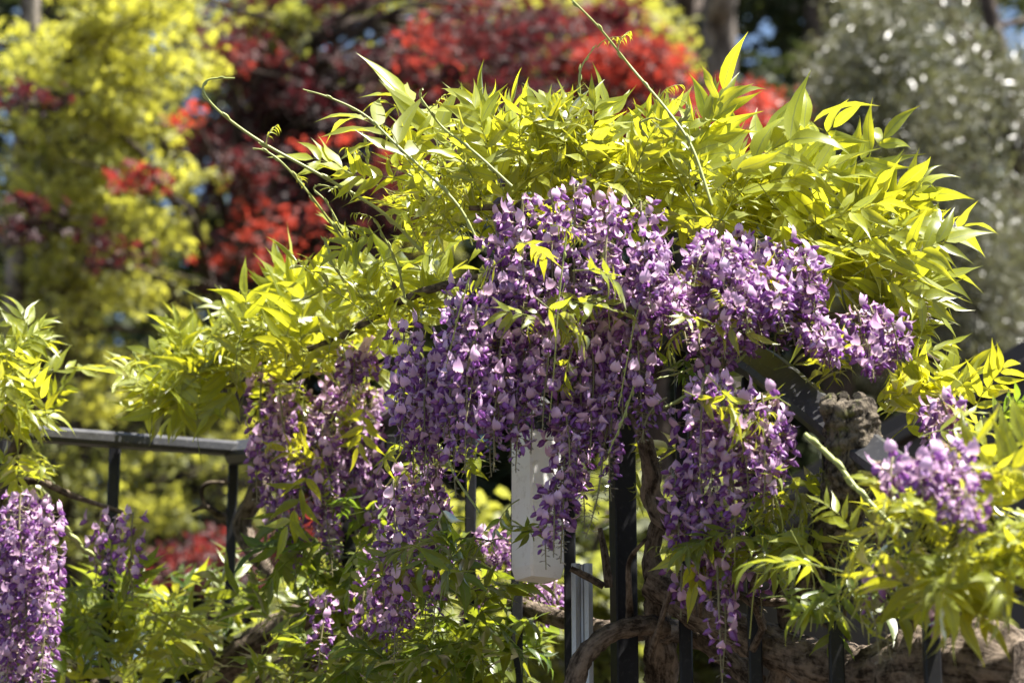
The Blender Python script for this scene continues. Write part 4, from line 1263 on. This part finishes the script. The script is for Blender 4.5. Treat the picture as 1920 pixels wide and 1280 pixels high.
# small young leaves at the tips and nodes of the tendrils
for x0, y0, vx, vy, d in ((600, 358, .6, .3, 4.31), (1288, 196, -.4, .3, 4.13), (745, 268, -.2, .8, 4.17), (1236, 186, .3, .6, 4.17), (800, 210, .4, .5, 4.14), (500, 272, .1, .8, 4.16), (1120, 90, .3, .4, 4.19), (1088, 190, -.5, .5, 4.2),
                         (580, 362, -.4, .6, 4.34), (640, 438, .7, .3, 4.37), (690, 300, -.4, .7, 4.29), (1160, 92, .2, .8, 4.17), (268, 700, -.6, .4, 4.97), (710, 420, -.5, .5, 4.31), (1220, 226, .6, -.4, 4.13), (860, 392, .3, .8, 4.09)):
    specs.append(dict(p=P(x0, y0, d), v=nrm(np.array([vx, -.1, vy])), L=.055, age_light=0, young=True, droop=1.2, seed=int(x0 * 3 + y0), d=d, roll=0, face=.5, ls=1.0))
# sprigs that stand clear of the mass
for (x0, y0), (x1, y1), d, ag in (
        ((1330, 375), (1515, 215), 4.12, 0), ((1400, 360), (1560, 300), 4.14, .1), ((1500, 440), (1640, 370), 4.1, .1), ((1560, 480), (1700, 410), 4.08, .1),
        ((1600, 520), (1765, 440), 4.05, .2), ((1630, 520), (1760, 560), 4.05, .1), ((1690, 690), (1770, 640), 4.0, .1), ((1755, 770), (1825, 690), 3.95, 0),
        ((1800, 785), (1885, 690), 3.93, 0), ((1830, 830), (1915, 745), 3.9, .9), ((940, 340), (890, 195), 4.15, 0), ((965, 330), (985, 205), 4.18, .1),  # the dark sprig here has shade put into its leaf colour
        ((985, 340), (1030, 235), 4.16, 0), ((770, 345), (655, 318), 4.2, .1), ((735, 345), (775, 250), 4.22, 0), ((1105, 310), (1112, 200), 4.2, 0),
        ((1200, 300), (1215, 215), 4.2, .1), ((350, 700), (332, 615), 4.95, 0), ((440, 700), (360, 680), 4.95, .1), 
        ((1660, 620), (1680, 560), 4.0, 0), ((720, 420), (640, 470), 4.3, .3)):
    p0, p1 = P(x0, y0, d), P(x1, y1, d - .03)
    specs.append(dict(p=p0, v=nrm(p1 - p0), L=np.linalg.norm(p1 - p0), age_light=ag, young=False, droop=.15, seed=int(x0 * 7 + y0), d=d, roll=0, face=.9))

OUT = [((730, 320), (-.6, .6)), ((800, 260), (-.4, .9)), ((880, 240), (-.2, 1)), ((960, 235), (.1, 1)), ((1040, 240), (.2, 1)), ((1120, 235), (.1, 1)), ((1190, 250), (.2, 1)), ((1260, 265), (.3, .9)),
       ((1330, 270), (.4, .9)), ((1400, 275), (.6, .8)), ((1470, 290), (.6, .7)), ((1540, 320), (.7, .6)), ((1600, 360), (.8, .5)), ((1650, 400), (.9, .4)), ((1680, 460), (1, .2)), ((1690, 520), (1, -.1)), ((1700, 600), (.9, .4)),
       ((480, 600), (-.4, .9)), ((540, 575), (-.1, 1)), ((610, 560), (.2, 1)), ((400, 640), (-.5, .8)), ((330, 690), (-.9, .3)), ((700, 540), (-.5, .7))]
ro_ = random.Random(77)
for (x0, y0), (vx, vy) in OUT:
    for k in range(2):
        d = (4.9 if x0 < 620 else 4.35 if x0 < 740 else 4.18) + ro_.uniform(-.06, .12)
        p0 = P(x0 + ro_.uniform(-35, 35) - 60 * vx, y0 + ro_.uniform(-10, 40) + (115 if 900 < x0 < 1450 else 70) * vy, d)
        v = nrm(np.array([vx + ro_.gauss(0, .35), ro_.gauss(-.05, .2), vy + ro_.gauss(0, .3)]))
        specs.append(dict(p=p0, v=v, L=ro_.uniform(.12, .21), age_light=ro_.uniform(0, .2), young=ro_.random() < .25, droop=ro_.uniform(-.5, .9), seed=ro_.randint(0, 10 ** 6), d=d, roll=ro_.gauss(0, .4), face=.8, ls=ro_.uniform(.9, 1.3)))

def clear_of_stub(s):
    for f in (.1, .4, .7, 1.0):
        if sunlit_path(s['p'] + s['v'] * s['L'] * f, .12): return False
    for f in (.15, .5, .95):
        x, y, d = proj(s['p'] + s['v'] * s['L'] * f)
        if 1520 < x < 1655 and 735 < y < 935 and d < 3.92: return False
    return True
specs = [s for s in specs if clear_of_stub(s)]

SX = []
for s in specs:
    x, y, d = proj(s['p'] + s['v'] * s['L'] * .5); SX.append((x, y, d))
order = sorted(range(len(specs)), key=lambda i: (not (0 < SX[i][0] < 1920 and 0 < SX[i][1] < 1280), specs[i]['young'], -specs[i]['L'] / specs[i]['d']))
# the largest leaves in view keep single leaflets, then single leaves, then one joined foliage part


def build_leaves(root, specs, order, cap_leaflets, cap_leaves):
    stuff = MB(); nl = 0; nleaf = 0; any_stuff = False
    off = loc_of(root); cache = {}
    for i in order:
        s = specs[i]; r = random.Random(s['seed'])
        fa = s['face']
        up = (1 - fa) * np.array([0, 0, 1.0]) + fa * np.array([0.15, -1.0 if r.random() < .75 else 0.8, 0.45]) + 0.5 * np.cross(s['v'], [0, 0, 1.0]) * s['roll'] + 0.22 * np.array([r.gauss(0, 1), r.gauss(0, 1), r.gauss(0, 1)])
        pts, lls = compound_leaf(s['p'], s['v'], up, s['L'], r, s['young'], s['droop'], face=s['face'], lscale=s.get('ls', 1.2))
        sd = r.random()
        if nleaf < cap_leaves:
            mb = MB(); rachis_geo(mb, pts, 0.0012, s['age_light'], sd)
            single = nl + len(lls) <= cap_leaflets
            if not single:
                for l in lls: leaflet_geo(mb, l, s['age_light'], r, young=s['young'])
            o = part('leaf', mb, M_LEAF, root); nleaf += 1
            if single:
                for p, R, L in lls:
                    ti = r.randrange(len(LT)); key = (ti, int(s['age_light'] * 3.99), r.randrange(3))
                    if key not in cache:
                        q = MB(); V, F, A = LT[ti]; a = A.copy(); a[:, 1] = (key[2] + .5) / 3; a[:, 2] = (key[1] + .5) / 4
                        q.add(V, F, a); cache[key] = q.mesh('leaflet', np.zeros(3), M_LEAF)
                    lo_ = bpy.data.objects.new('leaflet', cache[key]); COL.objects.link(lo_)
                    lo_.parent = o
                    lo_.matrix_local = Matrix(np.vstack([np.hstack([R * L, (p - off)[:, None]]), [0, 0, 0, 1]]).tolist())
                    nl += 1
        else:
            any_stuff = True
            rachis_geo(stuff, pts, 0.0012, s['age_light'], sd)
            for l in lls: leaflet_geo(stuff, l, s['age_light'], r, young=s['young'])
    if any_stuff:
        part('foliage', stuff, M_LEAF, root, kind='stuff')
    print('leaves', nleaf, 'leaflets', nl, 'of', len(specs))


build_leaves(W, specs, order, 300, 300)

# ------------------------------------------------------------------ racemes
FL = []
rr_ = random.Random(5)


def rac_group(n, x0, x1, yf, d0, d1, lpx, rad, dens, **kw):
    for i in range(n):
        x = x0 + (x1 - x0) * ((i + rr_.random()) / n)
        y = yf(x) if callable(yf) else rr_.uniform(*yf)
        d = rr_.uniform(d0, d1)
        L = rr_.uniform(*lpx) / FP * d
        raceme(W, P(x, y, d), L, rad * rr_.uniform(.8, 1.2), dens, rr_, flowers_out=FL, **kw)


dome = lambda x: 335 + ((x - 1070) / 190.0) ** 2 * 70 + rr_.uniform(0, 40)
rac_group(8, 900, 1220, dome, 4.02, 4.14, (230, 300), 0.040, 62)
rac_group(9, 860, 1240, (440, 540), 4.0, 4.14, (240, 320), 0.040, 62)
rac_group(9, 850, 1200, (520, 620), 4.0, 4.16, (230, 300), 0.038, 60)
rac_group(10, 840, 1000, (560, 680), 4.0, 4.14, (230, 290), 0.038, 58)
rac_group(4, 1020, 1190, (590, 680), 3.98, 4.14, (200, 280), 0.036, 58)
rac_group(9, 755, 860, (590, 690), 4.12, 4.3, (180, 260), 0.036, 55)
rac_group(3, 1040, 1080, (690, 840), 3.98, 4.1, (220, 280), 0.036, 60, bare_tip=.2)
rac_group(3, 1035, 1075, (860, 900), 4.0, 4.1, (170, 220), 0.030, 50, bare_tip=.2)
raceme(W, P(975, 700, 4.02), .17, .034, 55, rr_, flowers_out=FL)
raceme(W, P(1140, 800, 4.0), 0.19, 0.035, 70, rr_, flowers_out=FL, bare_tip=.7, buds=.2, drift=(-.25, 0, -1))
raceme(W, P(1060, 760, 4.0), 0.12, 0.03, 80, rr_, flowers_out=FL, bare_tip=.4, buds=.3)
# right shoulder, short, spilling sideways
for i in range(34):
    x = rr_.uniform(1200, 1510); y = rr_.uniform(440, 600) + 30 * (x > 1440); d = rr_.uniform(3.95, 4.14)
    raceme(W, P(x, y, d), rr_.uniform(.08, .17), 0.036, 95, rr_, flowers_out=FL, drift=(rr_.uniform(-.5, .7), -.5, rr_.uniform(-1, -.05)))
for x, y in ((1470, 450), (1495, 480), (1450, 470)):
    raceme(W, P(x, y, 4.03), 0.17, 0.026, 95, rr_, flowers_out=FL, bare_tip=.05, buds=.9, drift=(.3, 0, -1))
for i in range(13):
    x = rr_.uniform(1530, 1690); y = rr_.uniform(560, 650) + .35 * (x - 1600); d = rr_.uniform(3.86, 4.02)
    raceme(W, P(x, y, d), rr_.uniform(.07, .14) * (.55 if x < 1660 else 1), 0.034, 95, rr_, flowers_out=FL, drift=(rr_.uniform(-.2, .6), -.3, -.7))
for i in range(8):
    x = rr_.uniform(1670, 1800); y = rr_.uniform(670, 790) + .2 * (x - 1700); d = rr_.uniform(3.78, 3.92)
    raceme(W, P(x, y, d), rr_.uniform(.07, .12), 0.032, 95, rr_, flowers_out=FL, drift=(rr_.uniform(-.2, .4), -.3, -.9))
for i in range(7):
    x = rr_.uniform(1260, 1400); y = rr_.uniform(590, 650); d = rr_.uniform(3.98, 4.1)
    raceme(W, P(x, y, d), rr_.uniform(.05, .09), 0.030, 60, rr_, flowers_out=FL, drift=(rr_.uniform(-.3, .3), -.3, -.8))
rac_group(4, 1390, 1480, (720, 800), 3.84, 3.95, (130, 190), 0.038, 55)
rac_group(4, 560, 900, (1060, 1160), 4.5, 4.75, (130, 180), 0.036, 50)
rac_group(6, 1290, 1440, (700, 760), 3.86, 4.0, (190, 250), 0.042, 58)
raceme(W, P(1350, 720, 3.9), 0.27, 0.045, 60, rr_, flowers_out=FL, bare_tip=.1)
rac_group(4, 1265, 1340, (840, 940), 3.92, 4.02, (150, 220), 0.036, 60)
rac_group(5, 1260, 1420, (960, 1060), 3.95, 4.05, (90, 160), 0.034, 50)
raceme(W, P(1250, 745, 3.95), 0.09, 0.035, 80, rr_, flowers_out=FL, drift=(-.8, -.1, -.3), buds=.5)
for i in range(12):
    x = rr_.uniform(1670, 1810); y = rr_.uniform(835, 920)
    raceme(W, P(x, y, rr_.uniform(3.3, 3.55)), rr_.uniform(.04, .08), 0.036, 85, rr_, flowers_out=FL, drift=(rr_.uniform(-.3, .5), -.4, -.5))
raceme(W, P(1372, 1000, 3.95), 0.26, 0.036, 34, rr_, flowers_out=FL, bare_tip=.3)
raceme(W, P(1345, 1060, 3.9), 0.20, 0.034, 40, rr_, flowers_out=FL)
rac_group(2, 1630, 1670, (1060, 1090), 3.5, 3.6, (150, 190), 0.03, 60, bare_tip=.6, buds=.3)
raceme(W, P(1770, 1130, 3.5), 0.06, 0.025, 40, rr_, flowers_out=FL)
# upright spent spike at the right
raceme(W, P(1665, 500, 4.1), 0.12, 0.016, 150, rr_, flowers_out=FL, bare_tip=1.0, buds=0, drift=(1, 0, -.25), size=0.026)
# left, in the shade
rac_group(16, 490, 710, (690, 790), 4.85, 5.1, (250, 370), 0.036, 60)
rac_group(6, 730, 830, (840, 900), 4.4, 4.6, (260, 360), 0.042, 62)
rac_group(3, 710, 780, (1000, 1060), 4.5, 4.7, (180, 240), 0.036, 50)
rac_group(4, 640, 700, (640, 665), 4.7, 4.8, (60, 90), 0.034, 90)
rac_group(3, 905, 950, (985, 1020), 4.7, 4.8, (80, 110), 0.035, 70)
rac_group(3, 1000, 1045, (1085, 1110), 4.6, 4.7, (60, 90), 0.035, 80)
rac_group(4, 540, 800, (1150, 1230), 5.0, 5.3, (120, 160), 0.04, 60)
k1 = finish_flowers(W, FL, 300)
print('flowers', len(FL), 'single', k1)

# ------------------------------------------------------------------ second vine at the left end of the level rail
W2 = thing('wisteria_vine', (P(-40, 1280, 4.95)[0], P(-40, 1280, 4.95)[1], TERR), 'smaller pale lilac wisteria over the left end of the level rail', 'climbing plant', 'wisteria vines on the railing')
W_main = W
W = W2
mb = MB(); b0 = P(-60, 1280, 5.0)
tube(mb, [np.array([b0[0], b0[1], TERR]), P(-50, 1200, 5.0), P(-20, 1050, 5.0), P(0, 920, 4.98), P(40, 820, 4.95), P(70, 760, 4.93)], [.03, .026, .022, .018, .012, .006], n=50, seg=12, rough=.15, nscale=26, ridges=5, twist=20)
part('trunk', mb, M_VINE, W2)
vine('branch', [(100, 1180, 5.2), (150, 1250, 5.2), (190, 1310, 5.2)], [8, 12, 14], n=14)
vine('cane', [(0, 930, 4.98), (60, 900, 4.9), (140, 930, 4.95), (230, 960, 5.0)], [9, 8, 6, 4], n=20, seg=8)
shoot([(110, 975, 4.85), (150, 1020, 4.86), (205, 1070, 4.87)], [5, 5, 4])
sp2 = []
sp2 += leaf_specs(30, 690, 70, 70, 4.75, 5.0, 26, (.4, -.1, .6), G1, (0, .25), seed=41, face=.7)
sp2 += leaf_specs(60, 750, 60, 30, 4.75, 5.0, 8, (.6, -.2, .2), G1, (0, .3), seed=42, face=.7)
sp2 += leaf_specs(80, 880, 90, 30, 4.8, 5.05, 9, (.3, -.3, 0), (.10, .16), (.1, .5), young=.3, seed=43)
sp2 += leaf_specs(60, 1170, 120, 80, 4.8, 5.1, 16, (.2, -.3, 0), G1, (.5, .9), seed=44)  # low leaves again tinted darker for the shade
sp2 += leaf_specs(200, 1140, 80, 70, 4.9, 5.2, 10, (.2, -.3, .1), G1, (.5, .9), seed=45)
build_leaves(W2, sp2, sorted(range(len(sp2)), key=lambda i: -sp2[i]['L'] / sp2[i]['d']), 200, 300)
FL2 = []
for i in range(10):
    x = -25 + 125 * (i + rr_.random()) / 10; d = rr_.uniform(4.72, 4.9)
    raceme(W2, P(x, rr_.uniform(905, 1060), d), rr_.uniform(.26, .36), 0.046, 85, rr_, flowers_out=FL2)
for i in range(3):
    raceme(W2, P(190 + 30 * i, rr_.uniform(950, 990), 4.9), rr_.uniform(.15, .2), 0.034, 40, rr_, flowers_out=FL2)
k2 = finish_flowers(W2, FL2, 200)
print('flowers', len(FL2), 'single', k2)
